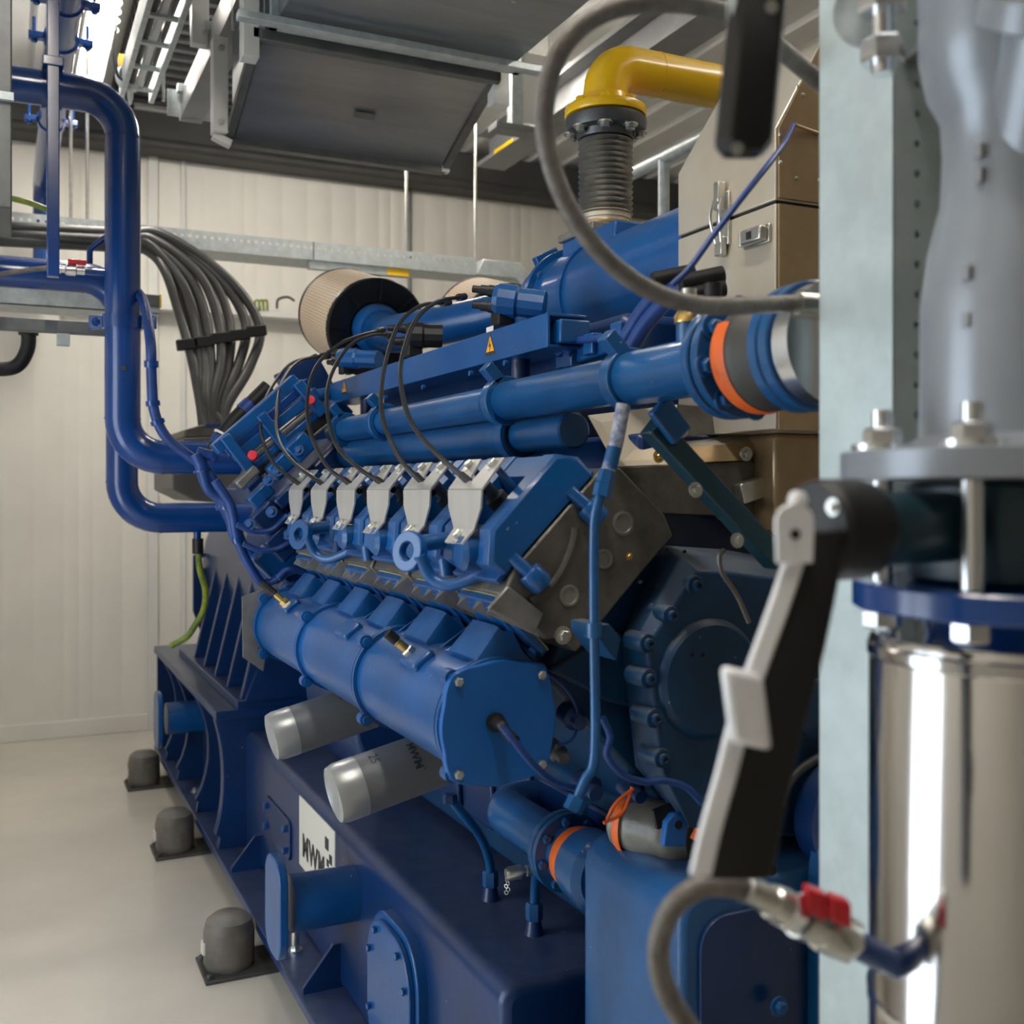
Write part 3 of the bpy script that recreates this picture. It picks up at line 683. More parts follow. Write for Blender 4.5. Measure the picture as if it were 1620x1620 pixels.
# ------------------------------------------------------------------ coolant rail, plenum, ignition rail on the engine
XP, ZP = .87, 1.671
cr = MB().cyl((XP, 1.17, ZP), (XP, 3.05, ZP), .0335, 28).build('coolant_rail', 'blue_rail', en)
MB().lathe((XP, 1.17, ZP), (0, 1, 0), [(.0335, 0), (.041, .0), (.041, .235), (.037, .245), (.037, .75), (.0335, .755)], 32).build('rail_sleeve', 'blue_rail', cr)
lr = MB().lathe((XP + .035, 1.66, ZP - .066), (0, 1, 0), [(.0, 0), (.029, .001), (.0325, .004), (.0325, 1.38)], 28).build('lower_rail', 'blue_rail', en)
MB().lathe((XP + .035, 1.875, ZP - .066), (0, 1, 0), [(.0325, 0), (.039, .002), (.041, .01), (.041, 1.15)], 28).build('lower_rail_sleeve', 'blue_rail', lr)
def rail_clamp(y, r=.048, dx=0):
    b = MB(); b.ring((XP, y - .014, ZP), (0, 1, 0), .034, r, .028, 32)
    o = b.build('rail_clamp', 'blue_rail', en, bevel=.002)
    MB().obox((XP - .028, y, ZP + .052), NV * .020, Vector((0, .014, 0)), TV * .012).build('clamp_lug', 'blue_rail', o, bevel=.002)
for y in (1.42, 1.875, 2.60, 2.95): rail_clamp(y)
MB().ring((XP + .035, 1.865, ZP - .066), (0, 1, 0), .0415, .05, .03, 32).build('lower_clamp', 'blue_rail', lr)
# flanged rubber compensator at the near end
fl = MB(); fl.lathe((XP, 1.17, ZP), (0, -1, 0), [(.044, -.005), (.076, 0), (.078, .003), (.078, .016), (.076, .018)], 40); f1 = fl.build('pipe_flange', 'blue_rail', cr)
f2 = MB().lathe((XP, 1.147, ZP), (0, -1, 0), [(.076, 0), (.078, .003), (.078, .018), (.060, .020), (.060, .028)], 40).build('pipe_flange', 'blue_rail', cr)
for k in range(8):
    a = math.pi / 4 * k + .2; bolt(f2, (XP + .066 * math.cos(a), 1.128, ZP + .066 * math.sin(a)), (0, -1, 0), .010, 'blue_rail')
b = MB(); b.lathe((XP, 1.128, ZP), (0, -1, 0), [(.056, 0), (.060, .012), (.071, .03), (.073, .045), (.071, .06), (.060, .078), (.056, .09)], 40); rb = b.build('rubber_compensator', 'rubber', cr)
b = MB(); b.lathe((XP, 1.1045, ZP), (0, -1, 0), [(.0705, 0), (.0745, .006), (.0752, .014), (.0735, .022), (.069, .027)], 40, cap=False)
ob = MB(); seg = 40
# painted orange band over the lower left of the rubber
rings = []
for r, h in [(.0700, .0), (.0745, .008), (.0755, .020), (.0735, .032)]:
    rings.append([Vector((XP + r * math.cos(a), 1.112 - h, ZP + r * math.sin(a))) for a in [math.radians(150 + 130 * i / 24) for i in range(25)]])
ob.loft(rings, cap=False, closed=False); ob.build('orange_marking', 'orange', rb)
for y in (1.02, 1.00):
    g = MB().lathe((XP, y, ZP), (0, -1, 0), [(.060, -.012), (.076, -.010), (.078, -.008), (.078, .006), (.076, .008)], 40).build('pipe_flange', 'blue_rail', cr)
MB().lathe((XP, .992, ZP), (0, -1, 0), [(.070, 0), (.073, .002), (.073, .03), (.045, .032)], 40).build('steel_counterflange', 'chrome', cr)
# strut from the clamp down to the gear cover (square tube)
p0, p1 = P(1030, 672, y=1.36), P(1228, 888, y=1.36)
b = MB(); b.bar(p0, p1, .034, .034, up=(0, -1, 0)); st = b.build('support_strut', 'teal_dark', en, bevel=.003)
b = MB(); b.bar(P(1040, 640, y=1.335), P(1078, 690, y=1.335), .040, .016, up=(0, -1, 0)); b.build('strut_bracket', 'blue_rail', st, bevel=.004)
for u, v in ((1100, 775), (1078, 680), (1166, 855)): bolt(st, P(u, v, y=1.34), (0, -1, .1), .0075, 'zinc')
for u, v in ((1056, 688), (1066, 702)): MB().lathe(P(u, v, y=1.3425), (0, -1, 0), [(.004, 0), (.004, .0006)], 10).build('strut_hole', 'black_hole', st)
MB().tube(spline([P(u, v, y=1.33) for u, v in ((1146, 870), (1138, 880), (1142, 905), (1165, 940), (1185, 985))], 5), .004, 8).build('dipstick_wire', 'cast_grey', st)
# plenum cylinder between the banks, with ring flanges
XQ, ZQ, RQ = 1.30, 1.955, .135
pl = MB().lathe((XQ, 1.701, ZQ), (0, 1, 0), [(RQ, 0), (RQ, .72), (RQ * .97, .76), (RQ * .7, .82), (RQ * .3, .85), (0, .855)], 48).build('mixture_plenum', 'blue', en)
for y, r in ((2.36, RQ + .016), (2.20, RQ + .006)): MB().ring((XQ, y, ZQ), (0, 1, 0), RQ - .01, r, .02, 48).build('plenum_ring', 'blue', pl)
for a in (150, 175, 200): bolt(pl, (XQ + (RQ + .003) * math.cos(math.radians(a)), 2.345, ZQ + (RQ + .003) * math.sin(math.radians(a))), (0, -1, 0), .010, 'blue', False)
b = MB(); b.obox((XQ - .06, 2.42, ZQ + .13), (.03, 0, .016), (0, .012, 0), (-.008, 0, .016)); b.build('plenum_lug', 'blue', pl, bevel=.003)
MB().box(1.22, 1.40, 2.05, 2.30, 2.055, 2.10).build('saddle', 'blue', pl, bevel=.005)
MB().box(1.06, 1.42, 1.75, 3.20, 1.58, 1.84).build('plenum_cradle', 'blue_shade', pl, bevel=.02)
# ignition rail: blue box channel with coils
XI = .92
def I(u, v): return P(u, v, x=XI)
near_t, near_b = I(866, 494), I(866, 549); far_t, far_b = I(521, 601), I(524, 640)
yN, yF = near_t.y, far_t.y; zT, zB = near_t.z, near_b.z
b = MB(); b.prism([(XI, yN, zB), (XI + .085, yN, zB), (XI + .085, yN, zB + .006), (XI + .006, yN, zB + .006), (XI + .006, yN, zT - .006), (XI + .085, yN, zT - .006), (XI + .085, yN, zT), (XI, yN, zT)], (0, yF - yN, 0)); b.build('ignition_rail', 'blue', en, bevel=.0015)
ir = bpy.data.objects['ignition_rail']
MB().box(XI + .006, XI + .085, yF - .012, yF - .002, zB + .006, zT - .006).build('rail_end', 'blue', ir)
MB().box(XI + .02, XI + .085, yN - .015, yN + .03, zB + .008, zT - .012).build('rail_junction_box', 'blue', ir, bevel=.004)
def wtri(u, v, s):
    c = I(u, v); x = XI - .0012
    pts = lambda k: [(x - .0002 * k, c.y + s * .5 * (1 - .22 * k), c.z - s * .42 * (1 - .22 * k) - (.0 if not k else -.002)), (x - .0002 * k, c.y - s * .5 * (1 - .22 * k), c.z - s * .42 * (1 - .22 * k) + (.0 if not k else .002)), (x - .0002 * k, c.y, c.z + s * .46 * (1 - .26 * k))]
    w = MB().prism(pts(0), (.0012, 0, 0)).build('warning_sticker', 'ink', ir)
    MB().prism(pts(1), (.0012, 0, 0)).build('warning_field', 'warn', w)
    q = s / 40.
    bolt_ = [(1, 12), (-5, -1), (0, 0), (-3, -11), (5, 3), (0, 3)]
    MB().prism([(x - .0006, c.y - a * q, c.z - 3 * q + (b_ * q)) for a, b_ in bolt_], (.0006, 0, 0)).build('lightning_mark', 'ink', w)
    MB().box(x - .0006, x, c.y - s * .34, c.y + s * .34, c.z + s * .52, c.z + s * .72).build('rail_label', 'sign', ir)
wtri(776, 545, .052); wtri(545, 612, .052)
for u, v in ((670, 605), (610, 622), (745, 582), (800, 565)): MB().lathe(I(u, v) + Vector((.004, 0, -.012)), (-1, 0, 0), [(.006, 0), (.006, .008)], 10).build('rail_rivet', 'blue', ir)
for u in (796, 560):
    p = I(u, 600); MB().cyl((XI + .04, p.y, zB), (XI + .04, p.y, ZP - .03), .02, 14).build('rail_post', 'blue_shade', ir)
# coils: two blue, one black, each with a pair of plugs
def coil(u0, v0, u1, v1, r, m, lab=None):
    a, c = P(u0, v0, x=XI + .03), P(u1, v1, x=XI + .12)
    ax = c - a
    o = MB().lathe(a, ax, [(r * .8, 0), (r, .012), (r, ax.length * .45), (r * .86, ax.length * .5), (r * .86, ax.length)], 12).build('ignition_coil', m, ir, ang=25)
    for q in (0, 1):
        p = a + Vector((0, 0, r * (.45 - .95 * q))); d = (a - c).normalized()
        MB().lathe(p, d, [(.013, -.01), (.013, .012), (.011, .013), (.011, .030), (.008, .031), (.008, .048)], 14).build('coil_plug', 'black', o)
    MB().obox(a + Vector((.02, 0, -r * 1.1)), (.02, 0, 0), (0, .022, 0), (0, 0, r * .5)).build('coil_foot', 'black', o, bevel=.004)
    return o
coil(782, 473, 862, 483, .036, 'blue'); coil(642, 530, 700, 532, .036, 'black'); coil(538, 566, 600, 569, .032, 'blue')
# wiring harness on the right of the rail
b = MB(); b.bar(P(885, 575, x=1.0), P(1010, 530, x=1.0), .02, .03); hc = b.build('harness_channel', 'blue', en, bevel=.004)
for u, v in ((905, 566), (938, 545), (982, 528)): MB().obox(P(u, v, x=.99), (.012, 0, 0), (0, .018, 0), (0, 0, .02)).build('channel_clip', 'blue', hc, bevel=.003)
for pts in (((870, 540), (885, 560), (900, 545), (915, 538), (955, 535)), ((866, 530), (880, 545), (905, 560)), ((900, 540), (930, 538), (962, 534)), ((985, 545), (1000, 520), (1015, 495), (1040, 465), (1065, 445)), ((1000, 550), (1020, 515), (1050, 480), (1075, 455))):
    big = pts[0][0] > 980
    MB().tube(spline([P(u, v, x=.98) for u, v in pts], 5), .014 if big else .0065, 10).build('harness_branch', 'blue_wire', en)
for u, v, d in ((1063, 437, 1), (1108, 441, -1), (1110, 462, -1)):
    p = P(u, v, x=.98); MB().cyl(p - Vector((.03, -.01, .008)), p + Vector((.035, -.01, .008)), .014, 12).build('black_connector', 'black', en)
# brass plug and blue boss on the coolant rail near the flange
for u, v, m, r in ((1090, 545, 'brass', .018), (1128, 540, 'blue_rail', .02)):
    p = P(u, v, x=XP); b = MB(); b.cyl((XP, p.y, ZP + .03), (XP, p.y, ZP + .065), r, 20); bo = b.build('rail_boss', 'blue_rail', cr)
    if m == 'brass':
        MB().lathe((XP, p.y, ZP + .062), (0, 0, 1), [(.016, 0), (.021, .002), (.021, .012), (.017, .018), (0, .019)], 24).build('brass_plug', 'brass', bo)
        MB().lathe((XP, p.y, ZP + .078), (0, 0, 1), [(.008, 0), (.008, .012), (.011, .013), (.011, .034)], 14).build('sensor_body', 'zinc', bo)
    else: MB().lathe((XP, p.y, ZP + .06), (0, 0, 1), [(.009, 0), (.009, .03), (.012, .032), (.012, .05)], 12).build('sensor_plug', 'black', bo)
# vertical oil return tube with braided upper end
pts = [P(u, v, y=1.33) for u, v in ((986, 640), (975, 700), (962, 745), (945, 800), (940, 850), (940, 1000), (941, 1190), (925, 1235), (905, 1283))]
vt = MB().tube(spline(pts[2:], 6), .0073, 14).build('oil_tube', 'blue_rail', en)
MB().tube(spline(pts[:3], 5), .0105, 14).build('braided_hose', 'blue_braid', vt)
for (a, c, r) in (((962, 745), (956, 765), .0125), ((956, 765), (952, 785), .0135), ((940, 985), (940, 1008), .0115), ((915, 1262), (905, 1283), .014), ((972, 708), (964, 742), .011)):
    MB().lathe(P(*a, y=1.33), P(*c, y=1.33) - P(*a, y=1.33), [(r, 0), (r, 1)], 6 if r > .012 else 16, rel=True).build('tube_nut', 'blue_rail', vt)
MB().prism([P(u, v, y=1.338) for u, v in ((945, 990), (965, 988), (982, 1010), (975, 1045), (962, 1030), (945, 1005))], (0, .08, 0)).build('tube_bracket', 'blue_cover', vt)
# ================================================================== THINGS ON AND AROUND THE ENGINE
# ---- engine rear: charge cooler, flywheel housing (parts of the engine)
MB().prism([(p, 3.06, q) for p, q in ((1.0, .6), (.93, .75), (.90, 1.0), (1.0, 1.22), (1.35, 1.3), (1.7, 1.22), (1.8, 1.0), (1.77, .75), (1.7, .6))], (0, .55, 0)).build('flywheel_housing', 'blue_shade', en, bevel=.02)
OC = P(470, 668, y=3.10)
rear = [(.74, 1.20), (.66, 1.30), (.70, 1.48), (.88, 1.66), (1.0, 1.60), (1.0, 1.20)]
rr = MB().prism([(p, 3.02, q) for p, q in rear], (0, .34, 0)).build('rear_housing', 'blue_shade', en, bevel=.012)
for dz, w in ((0, .05), (.10, .05)):
    MB().obox((.70 + dz, 3.06, 1.40 + dz), TV * .045, Vector((0, .05, 0)), NV * .03).build('housing_pad', 'blue', rr, bevel=.008)
MB().obox((.70, 3.05, 1.31), TV * .06, Vector((0, .04, 0)), NV * .05).build('housing_pad', 'blue', rr, bevel=.008)
for (u0, v0, u1, v1, y, m) in ((455, 690, 492, 725, 2.96, 'blue'), (428, 722, 458, 752, 2.97, 'blue'), (440, 770, 462, 800, 2.96, 'blue_shade'), (398, 770, 424, 798, 3.0, 'blue'), (400, 805, 450, 835, 2.97, 'blue_shade'), (420, 840, 470, 880, 2.96, 'blue_shade'), (380, 745, 398, 765, 3.0, 'cast_light')):
    a, c = P(u0, v0, y=y), P(u1, v1, y=y); MB().obox((a + c) / 2, TV * .036, Vector((0, .03, 0)), NV * (c.x - a.x) * .45).build('housing_block', m, rr, bevel=.006)
for u, v in ((425, 760), (440, 745), (472, 712), (395, 830), (430, 810), (455, 845), (480, 770)): bolt(rr, P(u, v, y=2.93), (-.5, -1, .3), .010, 'blue')
for pts in (((375, 830), (400, 840), (430, 838), (455, 815)), ((385, 860), (410, 870), (440, 868), (470, 850))):
    MB().tube(spline([P(u, v, y=2.93) for u, v in pts], 5), .008, 8).build('housing_pipe', 'blue_wire', rr)
# charge cooler leaning along the bank: frame plates with tube rows between them
def CL(a, n, y): return Vector((.705 + a * S2 * 1.05 - n * S2, y, 1.545 + a * S2 * .85 + n * S2))
ck = MB().add([], []).obox(CL(.16, -.02, 3.50), TV * .21, Vector((0, .17, 0)), NV * .035).build('charge_cooler', 'blue_shade', en, bevel=.006)
for (q0, q1, w, m) in (((340, 712), (468, 600), .034, 'blue'), ((357, 718), (487, 604), .024, 'blue_pipe'), ((370, 724), (500, 620), .030, 'blue'), ((386, 733), (505, 636), .012, 'cast_light'), ((396, 741), (512, 645), .020, 'blue'), ((403, 750), (520, 655), .026, 'black'), ((415, 752), (526, 664), .010, 'cast_light')):  # the black bar paints the shade of an open gap between bars
    MB().bar(P(*q0, y=3.02), P(*q1, y=3.02), w, .05, up=(0, -1, 0)).build('cooler_bar', m, ck, bevel=.003)
for (q0, q1) in (((355, 690), (395, 742)), ((412, 655), (452, 708)), ((470, 605), (512, 655))): MB().bar(P(*q0, y=2.985), P(*q1, y=2.985), .030, .02, up=(0, -1, 0)).build('cooler_clamp', 'blue', ck, bevel=.003)
for u, v in ((493, 635), (402, 722)): MB().lathe(P(u, v, y=2.965), (-.5, -1, .2), [(.012, 0), (.013, .004), (.013, .02), (.0, .021)], 16).build('red_cap', 'red', ck)
MB().obox(P(485, 610, y=3.55), (.07, 0, .04), (0, .02, 0), (-.04, 0, .07)).build('cooler_end_plate', 'blue_shade', ck, bevel=.006)
MB().tube([P(445, 640, y=3.25), P(520, 622, y=3.30)], .020, 14).build('cooler_outlet', 'blue', ck)
# rear hose with wrapped joint
hs = spline([P(u, v, y=3.42) for u, v in ((335, 720), (352, 692), (372, 665), (400, 637), (425, 612))], 6)
MB().tube(hs, .026, 14).build('wrapped_hose', 'black', ck)
for (a, c) in (((385, 652), (398, 640)), ((345, 705), (352, 692))): MB().cyl(P(*a, y=3.42), P(*c, y=3.42), .030, 14).build('hose_wrap', 'blue_wire', ck)
MB().cyl(P(352, 690, y=3.42), P(354, 687, y=3.42), .031, 14).build('white_band', 'white_paint', ck)

# ---- wiring looms hanging at the rear of the engine
def loom(name, label, pts, y, r, m='blue_wire', g='blue cable looms at the rear of the engine', clips=()):
    pp = [P(p[0], p[1], y=(p[2] if len(p) > 2 else y)) for p in pts]
    t = thing(name, label, 'cable', tuple(pp[-1]), g)
    MB().tube(spline(pp, 6), r, 10).build('sheath', m, t)
    for k in clips: 
        q = spline(pp, 6); i = int(k * (len(q) - 2)); MB().cyl(q[i], q[i + 1], r * 1.35, 12).build('tape', 'blue_pipe', t)
    return t
loom('cable_loom', 'blue cable loom hanging beside the vertical blue pipe down to the engine rear', ((212, 455, 3.8), (228, 480, 3.6), (238, 540), (240, 600), (244, 650), (262, 690), (300, 722), (325, 740), (345, 775), (352, 800)), 3.45, .016, clips=(.3, .42, .5, .75))
loom('cable_loom', 'blue cable loom looping from the pipe elbow to the grey terminal box', ((310, 718), (318, 735), (325, 760), (345, 785), (365, 820), (385, 870), (410, 900), (440, 915)), 3.2, .019, clips=(.2, .5, .8))
loom('cable_loom', 'blue cable loom sweeping up the charge cooler', ((312, 715), (345, 722), (380, 718), (410, 690), (440, 655), (470, 630)), 3.2, .016, clips=(.15, .5))
loom('cable_loom', 'blue cable loom dropping from the cooler to the intake manifold end', ((340, 760), (365, 800), (375, 850), (395, 895), (420, 925), (455, 905), (485, 900), (500, 915)), 3.0, .013, clips=(.3, .6))
loom('cable_loom', 'thin blue loom curling above the far manifold sensor', ((440, 915), (455, 902), (480, 905), (490, 915), (470, 925), (450, 928), (470, 938)), 2.85, .010)
loom('cable_loom', 'blue cable loom in front of the rear engine housing', ((320, 745), (330, 775), (352, 790), (365, 820), (372, 850), (400, 880)), 3.1, .015, clips=(.5,))
loom('sensor_cable', 'blue sensor cable from the round manifold end cap to the block', ((795, 1150, 1.44), (815, 1175, 1.43), (845, 1210, 1.44), (880, 1238, 1.46), (925, 1250, 1.50)), 1.45, .0055, g='blue sensor cables at the front of the engine')
bpy.data.objects['sensor_cable']
b_ = MB(); q0, q1 = P(786, 1144, y=1.475), P(815, 1172, y=1.43); b_.tube(spline([q0, q0 + Vector((0, -.02, 0)), (q0 + q1) / 2, q1], 5), .0085, 12); b_.build('plug', 'black', bpy.data.objects['sensor_cable'])
loom('sensor_cable', 'thin blue cable arching behind the vertical oil tube', ((865, 1065), (890, 1085), (908, 1110), (915, 1140), (905, 1170), (880, 1180)), 1.54, .0025, g='blue sensor cables at the front of the engine')
loom('sensor_cable', 'blue cable running under the gear cover to the pump', ((953, 1135), (965, 1165), (960, 1195), (985, 1225), (1020, 1237), (1050, 1235), (1085, 1245), (1110, 1270)), 1.40, .0055, g='blue sensor cables at the front of the engine')
loom('sensor_cable', 'blue sensor cable rising diagonally across the steel exhaust cover', ((1062, 452), (1090, 425), (1130, 370), (1180, 305), (1222, 252, 1.18), (1243, 224, 1.28), (1256, 197, 1.40)), 1.15, .0042, g='blue sensor cables at the front of the engine')

MB().tube(spline([P(1256, 197, y=1.40), P(1272, 203, y=1.405), P(1292, 210, y=1.408), P(1310, 216, y=1.41)], 4), .003, 8).build('bare_wire', 'stainless_brown', [o for o in bpy.data.objects if o.get('label') == 'blue sensor cable rising diagonally across the steel exhaust cover'][0])
# ---- ignition leads
LD = [((525, 1100), (400, 1000), (340, 860), (345, 740), (400, 620), (490, 520), (640, 485)),
      ((637, 1102), (500, 1000), (420, 880), (415, 720), (450, 590), (530, 510), (650, 494)),
      ((770, 1103), (650, 1010), (570, 840), (560, 680), (600, 540), (700, 440), (800, 395), (905, 370)),
      ((927, 1100), (800, 1020), (690, 900), (650, 700), (680, 560), (760, 440), (860, 392), (940, 390)),
      ((1115, 1098), (1000, 980), (920, 800), (910, 650), (940, 480), (1000, 330), (1100, 250), (1215, 236)),
      ((1340, 1097), (1180, 960), (1050, 800), (1000, 600), (1020, 450), (1080, 310), (1180, 230), (1290, 210))]
nm = ['farthest', 'second farthest', 'third farthest', 'third nearest', 'second nearest', 'nearest']
for i, pts in enumerate(LD):
    y = CY[5 - i]; d0 = .685 * SN + y * CS; n = len(pts); pp = []
    u_end = 300 + pts[-1][0] / 3; d1 = (XI + .03) / ((u_end - 10) / (F / CS))
    for k, (a, c) in enumerate(pts):
        f = k / (n - 1); pp.append(P(300 + a / 3, 400 + c / 3, d=d0 + (d1 - d0) * f ** 1.3))
    t = thing('ignition_lead', 'thin black ignition lead arching to the %s steel bracket' % nm[i], 'cable', tuple(pp[0]), 'black ignition leads')
    MB().tube(spline(pp, 7), .0046, 10).build('lead', 'lead', t)
    dr = (pp[0] - pp[1]).normalized(); MB().cyl(pp[0] - dr * .03, pp[0] + dr * .03, .0066, 10).build('boot', 'black', t)
    MB().cyl(pp[-1] - (pp[-1] - pp[-2]).normalized() * .02, pp[-1] + (pp[-1] - pp[-2]).normalized() * .02, .009, 10).build('coil_boot', 'black', t)

# ---- oil filters
for y, lab in ((1.914, 'grey oil filter nearest the camera, lettered MWM, below the round manifold cap'), (2.42, 'grey oil filter farther back, above the dark blue sump')):
    a, c = Vector((.538, y, .940)), Vector((.775, y, .995)); ax = (c - a).normalized(); ln = (c - a).length
    t = thing('oil_filter', lab, 'oil filter', (.66, y, .94), 'oil filters under the intake manifold')
    R = .055
    MB().lathe(a, ax, [(R, .055), (R, ln)], 40).build('canister', 'filter_grey', t)
    MB().lathe(a, ax, [(0, .012), (R * .55, .010), (R * .80, .002), (R * .93, .004), (R * 1.01, .018), (R * 1.01, .055)], 40).build('end_dome', 'filter_silver', t)
    MB().cyl(c, c + ax * .40, .045, 24).build('filter_head', 'blue_shade', t)
    d, e1, e2 = ortho(ax)
    side = Vector((0, -1, 0)); upv = ax.cross(Vector((0, 1, 0))).normalized()
    if upv.z < 0: upv = -upv
    def onc(h, ang, rr=R + .0006): 
        return a + ax * h + rr * (math.cos(ang) * upv + math.sin(ang) * side)
    if y < 2:
        # reading runs down the can, tops of the letters towards the engine
        lettering('lettering', 'MWM', .021, 'ink', t, lambda x, q: onc(.158 + q, .88 + x / R), bold=.0007)
        for h0, w in ((.166, .003), (.160, .0025), (.165, .002)):
            MB().add([onc(h0 - w + .005, 1.36 + w * 9), onc(h0 + w, 1.36 + w * 9), onc(h0 + w, 1.44 + w * 9), onc(h0 - w + .005, 1.44 + w * 9)], [(0, 1, 2, 3)]).build('logo_square', 'ink', t)
        lettering('handwriting', '25', .024, 'ink', t, lambda x, q: onc(.085 + q, .50 + x / R))
        for j in range(7):
            h0 = .118 + .0045 * j; MB().add([onc(h0, 2.0), onc(h0 + .0012, 2.0), onc(h0 + .0012, 2.55), onc(h0, 2.55)], [(0, 1, 2, 3)]).build('fine_print', 'ink_grey', t)
    else:
        lettering('handwriting', '1', .026, 'ink', t, lambda x, q: onc(.17 + x, .55 - q / R))
# ---- air filters: perforated beige drum, black end ring, blue intake pipe
def air_filter(c_near, c_far, R, label, pipe):
    ax = (c_far - c_near); ln = ax.length; axn = ax.normalized()
    t = thing('air_filter', label, 'air filter', tuple(c_near - Vector((0, 0, R))), 'round air filters on the engine')
    dr = MB().lathe(c_near, ax, [(R, .02), (R, ln)], 64, cap=False).build('filter_drum', 'filter_mesh', t)
    me = dr.data; uvl = me.uv_layers.new(name='UVMap'); d, e1, e2 = ortho(ax); off = root_loc(t)
    for poly in me.polygons:
        angs = []
        for li in poly.loop_indices:
            q = me.vertices[me.loops[li].vertex_index].co + off - c_near; angs.append(math.atan2(q.dot(e2), q.dot(e1)))
        if max(angs) - min(angs) > math.pi: angs = [g + 2 * math.pi if g < 0 else g for g in angs]
        for li, g in zip(poly.loop_indices, angs):
            q = me.vertices[me.loops[li].vertex_index].co + off - c_near
            uvl.data[li].uv = (g * R + .866 * 0, q.dot(axn))
    MB().lathe(c_far, axn, [(R * 1.01, -.01), (R * 1.01, .012), (R * .9, .016), (0, .016)], 64).build('end_plate', 'black', t)
    b = MB(); b.lathe(c_near, axn, [(R * .50, .05), (R * .55, .012), (R * .80, .0), (R * .98, -.004), (R * 1.012, .004), (R * 1.012, .022)], 64); b.build('end_ring', 'black_gloss', t)
    for k in range(8):
        g = 2 * math.pi * k / 8; v = math.cos(g) * e1 + math.sin(g) * e2
        MB().bar(c_near + v * R * .56 - axn * .004, c_near + v * R * .96 - axn * .006, .006, .006, up=axn).build('ring_rib', 'black_gloss', t)
    MB().tube(fillet(pipe, .16), .062, 28).build('intake_pipe', 'blue', t)
    MB().lathe(c_near, -axn, [(R * .50, -.01), (R * .50, .03), (R * .42, .05)], 40).build('pipe_collar', 'blue', t)
    return t
cn, cf = P(597, 521, d=3.62), P(545, 498, d=4.02)
axn = (cn - cf).normalized()
air_filter(cn, cf, .170, 'beige perforated round air filter with a black ring, nearer the camera', [cn, cn + axn * .16, P(770, 500, d=3.3), P(900, 470, d=3.2)])
cn2 = P(805, 530, d=3.65); cf2 = P(760, 512, d=4.05)
air_filter(cn2, cf2, .172, 'beige air filter half hidden behind the blue ignition coil', [cn2, cn2 + axn * .12, P(940, 500, d=3.4)])

# ---- gas train: yellow pipe, bellows
gp = thing('gas_pipe', 'yellow gas pipe bending down onto a ribbed metal bellows', 'pipe', (1.30, 2.23, 2.1))
gx, gy = P(958, 385, x=1.30).x, P(958, 385, x=1.30).y
Z = lambda v: P(958, v, x=1.30).z
yp = MB().tube(fillet([(gx, gy, Z(190)), (gx, gy, Z(103)), (gx + 2.6, gy, Z(103))], .115, 12), .0535, 32).build('pipe', 'yellow', gp)
MB().ring((gx + .14, gy, Z(103)), (1, 0, 0), .05, .0545, .004, 32).build('weld', 'yellow', yp)
MB().lathe((gx, gy, Z(187)), (0, 0, 1), [(.096, 0), (.098, .004), (.098, .018), (.096, .021), (.062, .023), (.056, .05)], 48).build('yellow_flange', 'yellow', gp)
MB().lathe((gx, gy, Z(187) - .004), (0, 0, -1), [(.094, 0), (.097, .003), (.097, .028), (.095, .032), (.07, .034), (.066, .05)], 48).build('steel_flange', 'steel_dark', gp)
for k in range(8):
    a = math.pi / 4 * k + .25; p = Vector((gx + .082 * math.cos(a), gy + .082 * math.sin(a), Z(187) - .036)); bolt(gp, p, (0, 0, -1), .0115, 'zinc')
    MB().hexa((p.x, p.y, Z(187) + .021), (0, 0, 1), .0115, .012).build('nut', 'yellow', gp)
prof = []; n = 15; z0, z1 = Z(345), Z(213)
for i in range(n):
    h = (z1 - z0) / n
    for k in range(6):
        a = 2 * math.pi * k / 6; prof.append((.0595 + .0065 * -math.cos(a), z0 + h * (i + k / 6)))
prof.append((.053, z1)); MB().lathe((gx, gy, 0), (0, 0, 1), prof, 40).build('bellows', 'bellows', gp, ang=70)
MB().lathe((gx, gy, 0), (0, 0, 1), [(.058, Z(392)), (.058, Z(350)), (.061, Z(349)), (.061, Z(338))], 40).build('stub', 'stainless', gp)
MB().lathe((gx, gy, 0), (0, 0, 1), [(.0605, Z(360)), (.0615, Z(357)), (.0605, Z(354))], 40).build('weld_bead', 'stainless_brown', gp)
MB().box(gx - .085, gx + .095, gy - .085, gy + .085, 2.10, 2.118).build('foot_plate', 'cast_light', gp, bevel=.003)

# ---- stainless exhaust enclosure
ex = thing('exhaust_enclosure', 'heat-tinted stainless steel exhaust cover with clasps behind the galvanised post', 'enclosure', (1.5, 1.6, 1.6))
xe, yn, yf = 1.15, 1.416, 1.70
zs = P(1228, 318, x=xe).z; zt = 2.098
q = P(1298, 68, y=yn)
b = MB(); b.box(xe, 1.95, yn, yf, 1.60, zs - .003); lo = b.build('lower_body', 'stainless', ex, bevel=.002)
b = MB(); b.prism([(xe, yn, zs + .003), (xe, yn, zt), (q.x, yn, q.z), (q.x + .06, yn, q.z + .05), (1.75, yn, q.z + .05), (1.95, yn, zt), (1.95, yn, zs + .003)], (0, yf - yn, 0)); b.build('lid', 'stainless', ex, bevel=.002)
b = MB(); b.box(xe + .004, 1.94, yn + .004, yf - .004, zs - .006, zs + .006); b.build('seam', 'black', ex)
